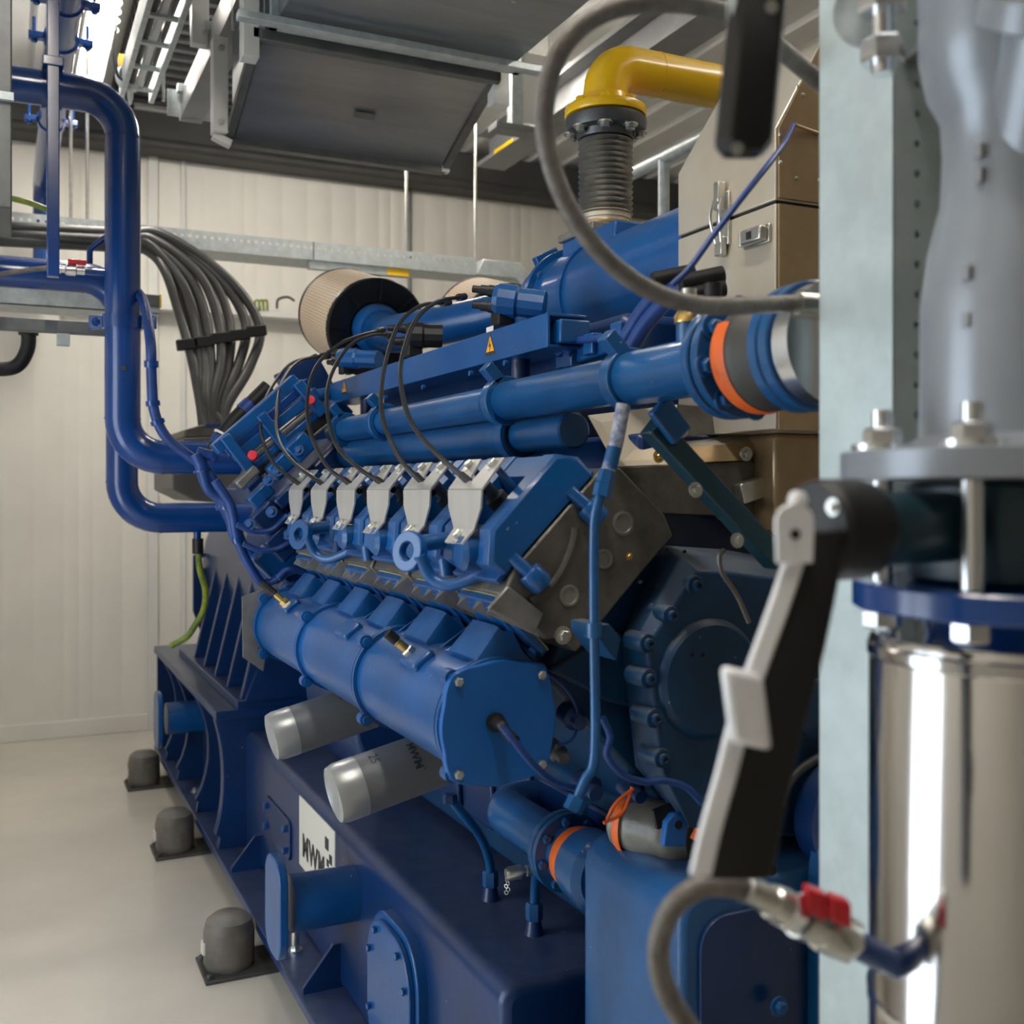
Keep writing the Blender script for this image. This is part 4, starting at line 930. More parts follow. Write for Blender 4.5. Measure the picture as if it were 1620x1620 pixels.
# bolted end sheets that took the heat
b = MB(); b.prism([(xe + .004, yn - .002, 1.60), (1.94, yn - .002, 1.60), (1.94, yn - .002, zs - .004), (xe + .004, yn - .002, zs - .004)], (0, -.003, 0)); b.build('end_sheet', 'stainless_brown', ex)
b = MB(); b.prism([(xe + .004, yn - .002, zs + .006), (xe + .004, yn - .002, zt), (q.x, yn - .002, q.z), (q.x + .06, yn - .002, q.z + .05), (1.75, yn - .002, q.z + .05), (1.94, yn - .002, zt), (1.94, yn - .002, zs + .006)], (0, -.003, 0)); es = b.build('end_sheet', 'stainless_brown', ex)
for u, v in ((1234, 213), (1234, 257), (1260, 282), (1262, 137), (1270, 150), (1296, 285)): MB().lathe(P(u, v, y=yn - .005), (0, -1, 0), [(.0035, 0), (.003, .002), (0, .003)], 10).build('rivet', 'zinc', es)
# clasps
def clasp(u, v, horiz):
    c = P(u, v, x=xe)
    t_ = MB().box(xe - .006, xe, c.y - (.035 if horiz else .018), c.y + (.035 if horiz else .018), c.z - (.016 if horiz else .05), c.z + (.016 if horiz else .045)).build('clasp', 'zinc', ex, bevel=.002)
    if horiz:
        MB().box(xe - .022, xe - .006, c.y - .032, c.y + .024, c.z - .013, c.z + .013).build('clasp_lever', 'zinc', t_, bevel=.004)
        MB().box(xe - .0235, xe - .0215, c.y - .008, c.y + .004, c.z - .006, c.z + .006).build('clasp_slot', 'black', t_)
        MB().cyl((xe - .012, c.y + .03, c.z - .012), (xe - .012, c.y + .03, c.z + .012), .006, 10).build('clasp_pin', 'zinc', t_)
    else:
        MB().box(xe - .02, xe - .005, c.y - .008, c.y + .008, c.z + .012, c.z + .062).build('clasp_hook', 'zinc', t_, bevel=.002)
        for w in (-1, 1): MB().tube(spline([(xe - .016, c.y + w * .012, c.z + .03), (xe - .022, c.y + w * .014, c.z), (xe - .014, c.y + w * .008, c.z - .045)], 4), .003, 8).build('clasp_wire', 'zinc', t_)
        MB().box(xe - .016, xe - .004, c.y - .011, c.y + .011, c.z - .068, c.z - .035).build('clasp_catch', 'zinc', t_, bevel=.002)
        MB().lathe((xe - .018, c.y, c.z + .025), (-1, 0, 0), [(.008, 0), (.008, .004)], 12).build('clasp_rivet', 'zinc', t_)
clasp(1147, 345, False); clasp(1200, 375, True)
# heat shield trough under the enclosure
def sheet4(px, ys, th, m, nm, par):
    q = [P(u, v, y=y) for (u, v), y in zip(px, ys)]; n = (q[1] - q[0]).cross(q[2] - q[0]).normalized() * th
    return MB().add(q + [p_ + n for p_ in q], [tuple(range(len(q))), tuple(range(2 * len(q) - 1, len(q) - 1, -1))] + [(i, (i + 1) % len(q), len(q) + (i + 1) % len(q), len(q) + i) for i in range(len(q))]).build(nm, m, par)
sh = sheet4(((930, 657), (1072, 640), (1072, 734), (975, 738)), (1.72, 1.66, 1.56, 1.58), .003, 'stainless', 'heat_shield', ex)
sheet4(((1072, 640), (1228, 650), (1228, 672), (1072, 692)), (1.60, 1.58, 1.575, 1.59), .003, 'cast_grey', 'shield_back', ex)
sheet4(((1082, 692), (1222, 672), (1206, 698), (1084, 708)), (1.62, 1.61, 1.565, 1.57), .003, 'stainless', 'shield_lip', ex)
sheet4(((1084, 708), (1206, 698), (1186, 727), (1076, 733)), (1.57, 1.565, 1.55, 1.555), .003, 'stainless_brown', 'shield_lip', ex)
b = MB(); b.prism([P(u, v, y=1.56) for u, v in ((975, 740), (1190, 728), (1240, 800), (1250, 850), (1130, 816), (1036, 812))], (0, .04, 0)); b.build('lower_shield', 'cast_grey', ex, bevel=.002)
bolt(ex, P(1180, 718, y=1.545), (0, -1, 0), .008, 'zinc'); bolt(ex, P(1042, 722, y=1.555), (0, -1, 0), .007, 'brass')
b = MB(); b.box(1.22, 1.66, 1.50, 1.75, 1.42, 1.60); b.build('exhaust_elbow_shell', 'stainless_brown', ex, bevel=.01)
cb = MB().obox(P(1190, 775, y=1.548), (.03, 0, .008), (0, .012, 0), (-.004, 0, .018)).build('shield_clasp', 'zinc', ex, bevel=.003)

# ---- generator behind the engine
ge = thing('generator', 'blue generator body behind the engine, on ribbed feet', 'generator', (XC, 4.8, .67))
MB().lathe((XC, 4.05, 1.12), (0, 1, 0), [(.30, -.4), (.36, -.1), (.44, 0), (.44, 1.6), (.36, 1.68), (0, 1.7)], 48).build('stator_body', 'blue_shade', ge)
tb = thing('terminal_box', 'brown-grey terminal box where the black power cables enter', 'terminal box', tuple(P(335, 800, y=4.75)))
def tbx(pts, y, ext, m, nm='box_body'): return MB().prism([P(u, v, y=y) for u, v in pts], (0, ext, 0)).build(nm, m, tb, bevel=.006)
tbx(((290, 693), (350, 690), (420, 690), (420, 800), (310, 793), (273, 775), (273, 745), (290, 740)), 4.45, .6, 'gen_grey')
tbx(((292, 692), (292, 680), (318, 672), (420, 672), (420, 692)), 4.47, .55, 'mount_grey', 'box_lid')
MB().prism([P(u, v, y=4.46) for u, v in ((325, 676), (350, 676), (350, 671), (325, 671))], (0, .2, 0)).build('blue_label', 'blue_wire', tb)
# generator feet: ribbed welded brackets on the ledge
gf = MB().box(.79, 1.15, 4.12, 5.62, .665, .70).build('foot', 'blue_shade', ge, bevel=.004); gf['label'] = 'dark blue ribbed welded foot'
MB().prism([(.93, 4.14, .70), (1.0, 4.14, .70), (1.05, 4.14, 1.28), (.98, 4.14, 1.28)], (0, 1.44, 0)).build('back_plate', 'blue_shade', gf)
for i, y in enumerate((4.14, 4.42, 4.70, 4.98, 5.26)):
    MB().prism([(.81, y, .70), (.94, y, .70), (.985, y, 1.15), (.965, y, 1.22), (.92, y, 1.17)], (0, .03, 0)).build('rib', 'blue_shade', gf, bevel=.003)
MB().prism([(.82, 4.10, .70), (1.3, 4.10, .70), (1.3, 4.10, 1.15), (1.0, 4.10, 1.15)], (0, .035, 0)).build('front_plate', 'blue_shade', gf)
# upright plate with a round lifting hole at the far end
pts = [P(u, v, y=5.58) for u, v in ((310, 1030), (306, 905), (312, 880), (375, 880), (400, 900), (400, 1030))]
c = P(327, 890, y=5.58); hr = .032
outer = []; inner = []
for k in range(24):
    a = 2 * math.pi * k / 24; inner.append(c + hr * Vector((math.cos(a), 0, math.sin(a))))
x0, x1, z0_, z1_ = P(306, 890, y=5.58).x, P(405, 890, y=5.58).x, .70, P(312, 876, y=5.58).z
for k in range(24):
    a = 2 * math.pi * k / 24; ca, sa = math.cos(a), math.sin(a)
    tx = ((x1 if ca > 0 else x0) - c.x) / ca if abs(ca) > 1e-6 else 9; tz = ((z1_ if sa > 0 else z0_) - c.z) / sa if abs(sa) > 1e-6 else 9
    tt = min(tx, tz); outer.append(c + tt * Vector((ca, 0, sa)))
b = MB(); th = Vector((0, .03, 0))
vs = outer + inner + [p + th for p in outer] + [p + th for p in inner]; n = 24; fs = []
for k in range(n):
    l = (k + 1) % n; fs += [(k, l, n + l, n + k), (2 * n + k, 3 * n + k, 3 * n + l, 2 * n + l), (n + k, n + l, 3 * n + l, 3 * n + k), (k, 2 * n + k, 2 * n + l, l)]
b.add(vs, fs); b.box(x0, x1, 5.58, 5.61, .70, c.z - (c.z - .70) * .999); b.build('lifting_plate', 'blue_shade', gf)

# ---- low coolant pipe with orange-marked coupling and the blue tank
lp = thing('coolant_pipe', 'blue coolant pipe with a bolted flange and orange coupling above the sump', 'pipe', (.99, 1.9, .75))
zl = .795; xl = .99
MB().tube(fillet([(1.25, 2.17, zl), (xl, 2.17, zl), (xl, 1.845, zl)], .07, 8), .048, 28).build('pipe', 'blue_rail', lp)
MB().lathe((xl, 1.87, zl), (0, -1, 0), [(.05, 0), (.075, .002), (.077, .005), (.077, .018), (.075, .02)], 40).build('flange', 'blue_rail', lp)
f2 = MB().lathe((xl, 1.848, zl), (0, -1, 0), [(.075, 0), (.077, .003), (.077, .016), (.056, .018), (.054, .03)], 40).build('flange', 'blue_rail', lp)
for k in range(8):
    a = math.pi / 4 * k + .2; bolt(f2, (xl + .064 * math.cos(a), 1.832, zl + .064 * math.sin(a)), (0, -1, 0), .009, 'blue_rail', False)
MB().lathe((xl, 1.832, zl), (0, -1, 0), [(.050, 0), (.052, .015), (.060, .025), (.063, .045), (.062, .065)], 40).build('coupling', 'orange', lp)
MB().lathe((xl, 1.772, zl), (0, -1, 0), [(.062, 0), (.068, .003), (.068, .045), (.074, .05), (.074, .075), (.06, .09)], 40).build('collar', 'blue_rail', lp)
tk = thing('coolant_tank', 'mid-blue rounded steel tank in the lower right foreground', 'tank', (1.2, 1.5, .1))
bx = [(p, q) for p, q in rounded(.93, 1.75, .30, .885, .05, 6)]
b = MB(); b.prism([(p, 1.365, q) for p, q in bx], (0, .31, 0)); b.build('tank_body', 'blue_rail', tk, bevel=.012, seg=3)
b = MB(); b.prism([(p, 1.358, q) for p, q in rounded(.96, 1.16, .32, .842, .05, 6)], (0, .01, 0)); b.build('front_panel', 'blue_shade', tk, bevel=.002)
b = MB(); b.prism([(1.17, 1.335, .30), (1.215, 1.335, .30), (1.215, 1.335, .86), (1.205, 1.335, .93), (1.18, 1.335, .93), (1.17, 1.335, .86)], (0, .03, 0)); tg = b.build('mounting_strap', 'blue_rail', tk, bevel=.003)
MB().lathe(P(1222, 1377, y=1.334), (0, -1, 0), [(.008, 0), (.008, .001)], 14).build('strap_hole', 'black_hole', tg)
bolt(tg, P(1232, 1592, y=1.335), (0, -1, 0), .010, 'blue_rail')
MB().box(1.22, 1.75, 1.345, 1.365, .30, .80).build('side_panel', 'blue_shade', tk, bevel=.004)
# small pipes standing on the sump
for i, (pts, fz, lab) in enumerate(((((712, 1262, 2.15), (730, 1285, 2.16), (758, 1320, 2.18), (774, 1360, 2.2), (776, 1400, 2.21), (776, 1445, 2.21)), 0, 'curved blue breather pipe rising from the sump to the block'), (((852, 1365, 1.92), (848, 1390, 1.98), (846, 1430, 2.0), (845, 1505, 2.0)), 0, 'short blue drain pipe from the coolant pipe down to the sump'))):
    pp = [P(u, v, y=y) for u, v, y in pts]; pp[-1].z = .575
    t = thing('drain_pipe', lab, 'pipe', tuple(pp[-1]), 'small blue pipes on the sump')
    MB().tube(spline(pp, 6), .0105, 12).build('tube', 'blue_rail', t)
    e = pp[-1]; MB().hexa(e + Vector((0, 0, .03)), (0, 0, 1), .018, .035).build('nut', 'blue_rail', t); MB().lathe(e, (0, 0, 1), [(.021, 0), (.019, .006), (.014, .03)], 16).build('socket', 'blue_shade', t)
    MB().hexa(pp[0] + Vector((0, .0, -.012)), (0, 0, 1), .016, .02).build('nut', 'blue_shade', t)
t = thing('drain_cock', 'small chrome drain cock with a chain on the coolant pipe', 'valve', tuple(P(812, 1400, y=1.93)))
a = P(850, 1375, y=1.90); c = P(800, 1383, y=1.91)
MB().lathe(a, c - a, [(.011, 0), (.011, .35), (.008, .36), (.008, .5), (.014, .52), (.014, .9), (.010, 1)], 14, rel=True).build('body', 'zinc', t)
for k in range(5): MB().loft_closed(P(801 + 3 * (k % 2), 1392 + 5 * k, y=1.905), (1, .3 * k, 0), [(.003, -.0008), (.0045, -.0008), (.0045, .0008), (.003, .0008)], 10).build('chain_link', 'zinc', t)
# starter wrapped in plastic film, orange straps
sw = thing('starter_motor', 'starter wrapped in grey plastic film with orange straps behind the tank', 'motor', tuple(P(1040, 1320, y=1.55)))
a, c = P(985, 1300, y=1.62), P(1100, 1325, y=1.50)
prof = [(.030, -.12), (.042, -.05), (.046, .1), (.052, .3), (.050, .55), (.056, .75), (.048, .9), (.036, 1.0)]
MB().lathe(a, c - a, [(r, h) for r, h in prof], 28, rel=True).build('film', 'plastic_wrap', sw)
MB().lathe(a, c - a, [(.047, .02), (.053, .08), (.053, .14)], 28, rel=True, cap=False).build('strap', 'orange', sw)
for k, pts in enumerate((((955, 1302), (985, 1285), (1000, 1245)), ((960, 1297), (975, 1270), (1002, 1247)), ((1085, 1300), (1100, 1290), (1108, 1310), (1100, 1330)))):
    MB().tube(spline([P(u, v, y=1.53 if k < 2 else 1.46) for u, v in pts], 5), .003 if k < 2 else .010, 8).build('strap_end', 'orange', sw)
MB().obox(P(1052, 1290, y=1.505), (.018, -.004, .006), (0, .004, 0), (-.004, 0, .016)).build('tape_patch', 'black', sw)
b = MB(); b.prism([P(u, v, y=1.44) for u, v in ((1050, 1340), (1055, 1302), (1066, 1288), (1080, 1286), (1090, 1295), (1086, 1340))], (0, .014, 0)); lg = b.build('lug', 'blue_bright', sw, bevel=.003)
MB().lathe(P(1074, 1305, y=1.4395), (0, -1, 0), [(.007, 0), (.007, .001)], 12).build('lug_hole', 'black_hole', lg)
# ================================================================== OVERHEAD AND LEFT
# ---- ventilation duct and its hood
du = thing('ventilation_duct', 'wide galvanised ventilation duct hanging over the engine', 'duct', (1.12, 2.0, 2.9))
b = MB(); b.box(.73, 1.51, -.5, 3.20, 2.90, 3.45); b.build('duct_body', 'duct', du, bevel=.004)
for y in (3.17, 2.0, .8):
    for (x0, x1, z0, z1) in ((.71, 1.53, 2.872, 2.90), (.71, .73, 2.872, 3.47), (1.51, 1.53, 2.872, 3.47)): MB().box(x0, x1, y, y + .03, z0, z1).build('joint_flange', 'galv', du)
for x in (.95, 1.28):
    for y in (.3, 2.7): MB().cyl((x if x > 1 else .70, y, 2.86), (x if x > 1 else .70, y, ZC + .02), .006, 8).build('hanger_rod', 'zinc', du)
MB().bar((.60, 3.12, 2.865), (1.62, 3.12, 2.865), .04, .022).build('support_bar', 'galv', du, bevel=.002)
ho = thing('duct_hood', 'sloping dark galvanised duct hood below the ventilation duct', 'duct hood', (1.08, 3.5, 2.7))
sec = [(3.235, 2.875), (3.30, 2.852), (3.37, 2.828), (3.70, 2.70), (3.73, 2.70), (3.73, 3.30), (3.235, 3.30)]
b = MB(); b.prism([(.70, p, q) for p, q in sec], (.76, 0, 0)); b.build('hood_body', 'duct', ho, bevel=.004)
for y, z in ((3.705, 2.690),): MB().box(.685, 1.475, y - .004, y + .036, z - .014, z + .016).build('lower_flange', 'galv_dark', ho, bevel=.002)
MB().box(.69, 1.47, 3.225, 3.265, 2.852, 2.885).build('upper_flange', 'galv_dark', ho, bevel=.002)
for x in (.672, 1.462): MB().prism([(x, 3.24, 2.862), (x, 3.72, 2.684), (x, 3.72, 2.712), (x, 3.24, 2.890)], (.026, 0, 0)).build('edge_rail', 'galv_dark', ho)
MB().obox((1.10, 3.50, 2.7695), (.035, 0, 0), (0, .014, -.0055), (0, .0004, .001)).build('faded_label', 'galv_dark', ho)
wp = MB().box(.625, .675, 3.66, 3.72, 2.70, 3.02).build('corner_post', 'white_paint', ho, bevel=.003)
MB().obox((.66, 3.70, 2.685), (.03, 0, -.012), (0, .02, 0), (.004, 0, .012)).build('corner_bracket', 'white_paint', ho, bevel=.003)
MB().obox((1.475, 3.715, 2.695), (.016, 0, 0), (0, .016, 0), (0, 0, .016)).build('corner_bracket', 'white_paint', ho, bevel=.003)
for z in (2.73, 2.98): bolt(wp, (.65, 3.66, z), (0, -1, 0), .007, 'zinc')
MB().box(.64, .69, 3.24, 3.30, 2.80, 3.10).build('corner_post', 'white_paint', ho, bevel=.003)
MB().box(1.47, 1.53, 3.26, 3.31, 2.79, 3.05).build('corner_post', 'white_paint', ho, bevel=.003)
for x in (.66, 1.50): MB().cyl((x, 3.5, 2.98), (x, 3.5, ZC + .02), .006, 8).build('hanger_rod', 'zinc', ho)
# ---- channels and tray along the engine
ch = thing('steel_channel', 'pale grey steel channel running overhead towards the back wall', 'channel', (.70, 3.4, 3.05))
b = MB()
x0, x1, z0, z1 = .655, .745, 3.045, 3.155
b.prism([(x0, 1.6, z0), (x1, 1.6, z0), (x1, 1.6, z1), (x1 - .012, 1.6, z1), (x1 - .012, 1.6, z0 + .012), (x0 + .012, 1.6, z0 + .012), (x0 + .012, 1.6, z1), (x0, 1.6, z1)], (0, 3.05, 0)); b.build('channel_body', 'beam_grey', ch)
for y in (4.55, 3.9, 2.6): MB().box(x0 - .02, x1 + .02, y, y + .04, z1 - .02, z1 + .012).build('cross_cleat', 'galv', ch, bevel=.002)
for y in (3.95, 2.2): MB().box(.60, .66, y, y + .05, 3.10, ZC + .02).build('hanger_post', 'white_paint', ch, bevel=.003)
MB().box(x0 - .055, x1 + .035, 4.60, 4.605, 3.045, 3.155).build('end_cleat', 'galv', ch)
ld = thing('cable_ladder', 'light galvanised cable ladder hanging beside the tube lamp', 'cable tray', (.50, 3.6, 3.15))
for x in (.44, .56): MB().bar((x, 1.8, 3.20), (x, 4.80, 3.20), .02, .10).build('side_rail', 'galv', ld, bevel=.002)
for i in range(12): MB().bar((.44, 1.95 + i * .25, 3.17), (.56, 1.95 + i * .25, 3.17), .025, .012).build('rung', 'galv', ld)
for y in (4.6, 3.2): MB().cyl((.585, y, 3.10), (.585, y, ZC + .02), .007, 8).build('hanger_rod', 'zinc', ld)
for i, (dx, r) in enumerate(((-.03, .012), (.0, .015), (.03, .011))): MB().tube(spline([(.50 + dx, 1.9, 3.19), (.50 + dx + .01, 3.0, 3.19), (.50 + dx, 4.0, 3.19), (.50 + dx, 4.7, 3.19)], 5), r, 8).build('ladder_cable', 'white_paint' if i == 1 else 'cable', ld)
sg = thing('ceiling_sensor', 'small round white sensor at the end of the cable ladder', 'sensor', tuple(P(208, 145, y=4.75)))
c = P(206, 124, y=4.72); MB().lathe(c, (-.3, -1, -.1), [(0, .05), (.03, .048), (.055, .03), (.058, 0), (.05, -.03)], 24).build('dome', 'white_paint', sg)
MB().lathe(c + Vector((-.012, -.05, 0)), (-.3, -1, -.1), [(.035, 0), (.036, .003), (.03, .004)], 20).build('dark_ring', 'steel_dark', sg)
MB().lathe(c + Vector((0, 0, -.05)), (0, 0, -1), [(.014, 0), (.012, .03), (.004, .06)], 12).build('drip_tip', 'white_paint', sg)
MB().obox(c + Vector((-.03, -.01, .06)), (.018, 0, 0), (0, .02, 0), (0, 0, .025)).build('orange_tag', 'warn', sg, bevel=.003)
MB().obox(c + Vector((.03, .04, .06)), (.02, 0, 0), (0, .05, 0), (0, 0, .03)).build('arm', 'galv', sg)
t = thing('hanging_chain', 'steel chain hanging from the ceiling beside the lamp', 'chain', tuple(P(183, 50, y=4.6)))
for i in range(9):
    p = P(190 - i * .9, -10 + i * 7.2, y=4.6); ax = (1, 0, 0) if i % 2 else (0, 1, 0)
    MB().loft_closed(p, ax, [(.008, -.003), (.014, -.003), (.014, .003), (.008, .003)], 12).build('chain_link', 'zinc', t)
MB().tube(spline([P(183, 50, y=4.6), P(181, 90, y=4.6), P(186, 118, y=4.62), P(196, 128, y=4.66)], 6), .006, 8).build('chain_cord', 'cable', t)
# crane beam on the right
cb = thing('crane_beam', 'grey steel I-beam under the ceiling right of the ventilation duct', 'beam', (2.62, 3.6, 3.40))
b = MB(); xx = 2.62
b.prism([(xx - .09, -1, 3.42), (xx + .09, -1, 3.42), (xx + .09, -1, 3.445), (xx + .008, -1, 3.445), (xx + .008, -1, 3.60), (xx + .09, -1, 3.60), (xx + .09, -1, 3.625), (xx - .09, -1, 3.625), (xx - .09, -1, 3.60), (xx - .008, -1, 3.60), (xx - .008, -1, 3.445), (xx - .09, -1, 3.445)], (0, 6.85, 0)); b.build('beam_body', 'beam_grey', cb)
MB().box(xx - .093, xx - .0905, 5.35, 5.6, 3.423, 3.443).build('yellow_sticker', 'yellow', cb)
MB().box(xx - .06, xx + .06, 5.2, 5.32, 3.625, ZC + .03).build('ceiling_hanger', 'white_paint', cb, bevel=.004)
MB().box(xx - .06, xx + .06, 1.2, 1.32, 3.625, ZC + .03).build('ceiling_hanger', 'white_paint', cb, bevel=.004)
t = thing('lamp_bracket', 'white folded steel bracket hanging below the lamp', 'bracket', (2.3, 4.7, 3.1))
MB().box(2.20, 2.26, 4.66, 4.72, 3.25, ZC + .02).build('upright', 'galv', t, bevel=.003)
MB().box(2.26, 2.40, 4.67, 4.675, 3.28, 3.62).build('side_sheet', 'white_paint', t)
MB().box(2.10, 2.30, 4.62, 4.72, 3.22, 3.25).build('foot', 'beam_grey', t, bevel=.003)
# white tube frame behind the exhaust cover
tf = thing('tube_frame', 'white tubular steel frame standing behind the yellow gas pipe', 'frame', (2.25, 3.3, 0))
p = P(1050, 250, d=4.0)
MB().cyl((p.x, p.y, 0), (p.x, p.y, p.z), .022, 16).build('post', 'galv', tf)
MB().cyl((p.x, p.y + .5, p.z), (p.x, p.y - 1.2, p.z), .024, 16).build('top_rail', 'galv', tf)
MB().cyl((p.x, p.y - 1.2, 0), (p.x, p.y - 1.2, p.z), .022, 16).build('post', 'galv', tf)
# ---- blue building pipes on the left
def clampring(parent, c, ax, r, ears=True, m='blue_pipe'):
    c = V3(c); d, e1, e2 = ortho(ax)
    o = MB().ring(c - d * .022, ax, r, r + .008, .044, 36).build('pipe_clamp', m, parent)
    if ears:
        for sgn in (-1, 1):
            e = Vector((0.9, -.43, 0)) if abs(d.z) > .5 else Vector((0, 0, 1))
            q = c + e * sgn * (r + .028); MB().obox(q, e * .026, d * .022, d.cross(e) * .008).build('clamp_ear', m, o, bevel=.003); bolt(o, q + d.cross(e) * -.008 * (1 if d.cross(e).y > 0 else -1), (0, -1, 0) if abs(d.z) > .5 else (-.3, -1, 0), .009, m)
    return o
XA, YA, RA = .344, 3.71, .056
zt_, zb_ = P(198, 158, y=YA).z, P(300, 724, y=YA).z
pa = thing('cooling_pipe', 'near blue cooling pipe dropping from overhead and bending to the engine', 'pipe', (XA, YA, zb_), 'large blue building pipes')
path = fillet([(-.9, YA, zt_), (XA, YA, zt_), (XA, YA, zb_), (.72, YA, zb_)], .125, 10)
MB().tube(path, RA, 36).build('pipe', 'blue_pipe', pa)
for c, ax in (((XA, YA, zt_ - .125), (0, 0, 1)), ((XA - .125, YA, zt_), (1, 0, 0)), ((XA, YA, zb_ + .125), (0, 0, 1)), ((XA + .125, YA, zb_), (1, 0, 0))): MB().loft_closed(V3(c) - V3(ax) * .003, ax, [(RA - .004, 0), (RA + .0018, .001), (RA + .0018, .005), (RA - .004, .006)], 36).build('weld_seam', 'blue_pipe', pa)
clampring(pa, (XA, YA, P(197, 510, y=YA).z), (0, 0, 1), RA)
MB().obox(P(195, 583, y=YA - RA), (.006, 0, 0), (0, .006, 0), (0, 0, .008)).build('small_plug', 'steel_dark', pa)
XB, YB2, RB = .385, 4.18, .056
zt2, zb2 = P(140, 440, y=YB2).z, P(300, 819, y=YB2).z
pb = thing('cooling_pipe', 'far blue cooling pipe with the lower bend and a drain at the engine rear', 'pipe', (XB, YB2, zb2), 'large blue building pipes')
MB().tube(fillet([(-.9, YB2, zt2), (XB, YB2, zt2), (XB, YB2, zb2), (.98, YB2, zb2)], .135, 10), RB, 36).build('pipe', 'blue_pipe', pb)
for c, ax in (((XB, YB2, zb2 + .135), (0, 0, 1)), ((XB + .135, YB2, zb2), (1, 0, 0)), ((XB - .135, YB2, zt2), (1, 0, 0))): MB().loft_closed(V3(c) - V3(ax) * .003, ax, [(RB - .004, 0), (RB + .0018, .001), (RB + .0018, .005), (RB - .004, .006)], 36).build('weld_seam', 'blue_pipe', pb)
pd = P(312, 845, y=YB2)
MB().cyl((pd.x, YB2, zb2 - RB + .01), (pd.x, YB2, zb2 - RB - .045), .014, 14).build('drain_stub', 'blue_pipe', pb)
dh = thing('earth_cable', 'green-yellow earth cable hanging from the lower blue pipe to the base', 'cable', tuple(P(290, 1020, y=YB2)))
MB().tube(spline([P(u, v, y=YB2 + .02 * i) for i, (u, v) in enumerate(((313, 862), (316, 900), (325, 935), (322, 965), (308, 990), (295, 1008), (270, 1022)))], 6), .012, 10).build('sheath', 'green_yellow', dh)
MB().cyl(P(313, 852, y=YB2), P(313, 876, y=YB2), .021, 12).build('clip', 'black', dh)
# overhead pipe towards the back wall, with pairs of clamps
pc = thing('overhead_pipe', 'blue pipe under the ceiling running to the back wall with wing clamps', 'pipe', (.18, 5, 3.2), 'large blue building pipes')
xo, zo = .19, 3.225
MB().tube(fillet([(xo, 1.6, zo), (xo, 6.6, zo), (xo, 6.6, 2.6), (-.9, 6.6, 2.6)], .15, 8), .056, 32).build('pipe', 'blue_pipe', pc)
for y in (4.10, 4.45, 5.45): 
    o = MB().ring((xo, y - .02, zo), (0, 1, 0), .056, .063, .04, 32).build('pipe_clamp', 'blue_pipe', pc)
    for sgn in (-1, 1):
        MB().obox((xo + sgn * .085, y, zo + .0), (.03, 0, 0), (0, .02, 0), (0, 0, .012)).build('clamp_ear', 'blue_pipe', o, bevel=.003); bolt(o, (xo + sgn * .095, y, zo - .012), (0, 0, -1), .012, 'blue_pipe')
        MB().cyl((xo + sgn * .095, y, zo), (xo + sgn * .095, y, zo + .07), .006, 8).build('clamp_stud', 'blue_pipe', o)
# pipe hanger: flat bar with ball valve and thin pipe
hb = thing('pipe_hanger', 'upright blue square bar carrying the horizontal blue pipes', 'hanger', tuple(P(87, 440, y=3.62)), None)
p0, p1 = P(84, 438, y=3.60), P(88, 60, y=3.60)
MB().box(p0.x - .018, p0.x + .018, 3.585, 3.62, p0.z, zt_ + .30).build('bar', 'blue_pipe', hb, bevel=.003)
for z in (zt_, ): MB().loft_closed((p0.x - .03, YA, z), (1, 0, 0), [(.056, 0), (.064, 0), (.064, .06), (.056, .06)], 32).build('saddle', 'blue_pipe', hb)
MB().box(p0.x - .03, p0.x + .03, 3.58, 3.63, zt_ + .03, zt_ + .06).build('saddle_lug', 'blue_pipe', hb, bevel=.003)
bv = thing('ball_valve', 'small chrome ball valve with a red handle at the left blue pipe', 'valve', tuple(P(110, 425, y=3.66)))
a, c = P(76, 424, y=3.72), P(134, 429, y=3.72)
MB().lathe(a, c - a, [(.008, 0), (.008, .1), (.014, .12), (.014, .35), (.011, .36), (.011, .45), (.018, .5), (.018, .75), (.013, .78), (.013, 1)], 14, rel=True).build('body', 'chrome', bv)
for sgn in (-1, 1): MB().obox((P(122, 417, y=3.72)) + Vector((sgn * .014, 0, .004)), (.014, 0, 0), (0, .010, 0), (0, 0, .008)).build('handle_wing', 'red', bv, bevel=.003)
MB().tube([c, P(170, 432, y=3.72)], .010, 10).build('stub', 'blue_pipe', bv)
MB().tube(spline([a, P(40, 428, y=3.72), P(0, 434, y=3.72), P(-60, 445, y=3.72)], 5), .008, 10).build('thin_hose', 'hose', bv)
MB().tube(fillet([P(142, 418, y=3.76), P(142, 395, y=3.76), P(168, 375, y=3.76)], .02), .010, 10).build('vent_tube', 'blue_pipe', bv)
# ---- perforated cable trunking along the back with the power cables
yt = 5.30
z_t = P(2, 333, y=yt).z; hgt = .088; xe2 = P(754, 408, y=yt).x
tr = thing('cable_trunking', 'perforated galvanised cable trunking crossing the room below the ceiling', 'cable tray', (1.0, yt, z_t - hgt))
holes = [(-.5 + .035 * i, z_t - .030, .0080) for i in range(int((xe2 + .5) / .035))]
pf = perforated(-.52, xe2, z_t - hgt, z_t, holes, .003); pf.v = [Vector((v.x, v.y + yt, v.z)) for v in pf.v]; pf.build('front_web', 'galv', tr, ang=20)
MB().box(-.52, xe2, yt, yt + .22, z_t - hgt - .003, z_t - hgt).build('floor_sheet', 'galv', tr); MB().box(-.52, xe2, yt + .217, yt + .22, z_t - hgt, z_t).build('rear_web', 'galv', tr)
xj = P(496, 380, y=yt).x; MB().box(xj - .003, xj + .003, yt - .003, yt, z_t - hgt, z_t).build('joint', 'galv_dark', tr)
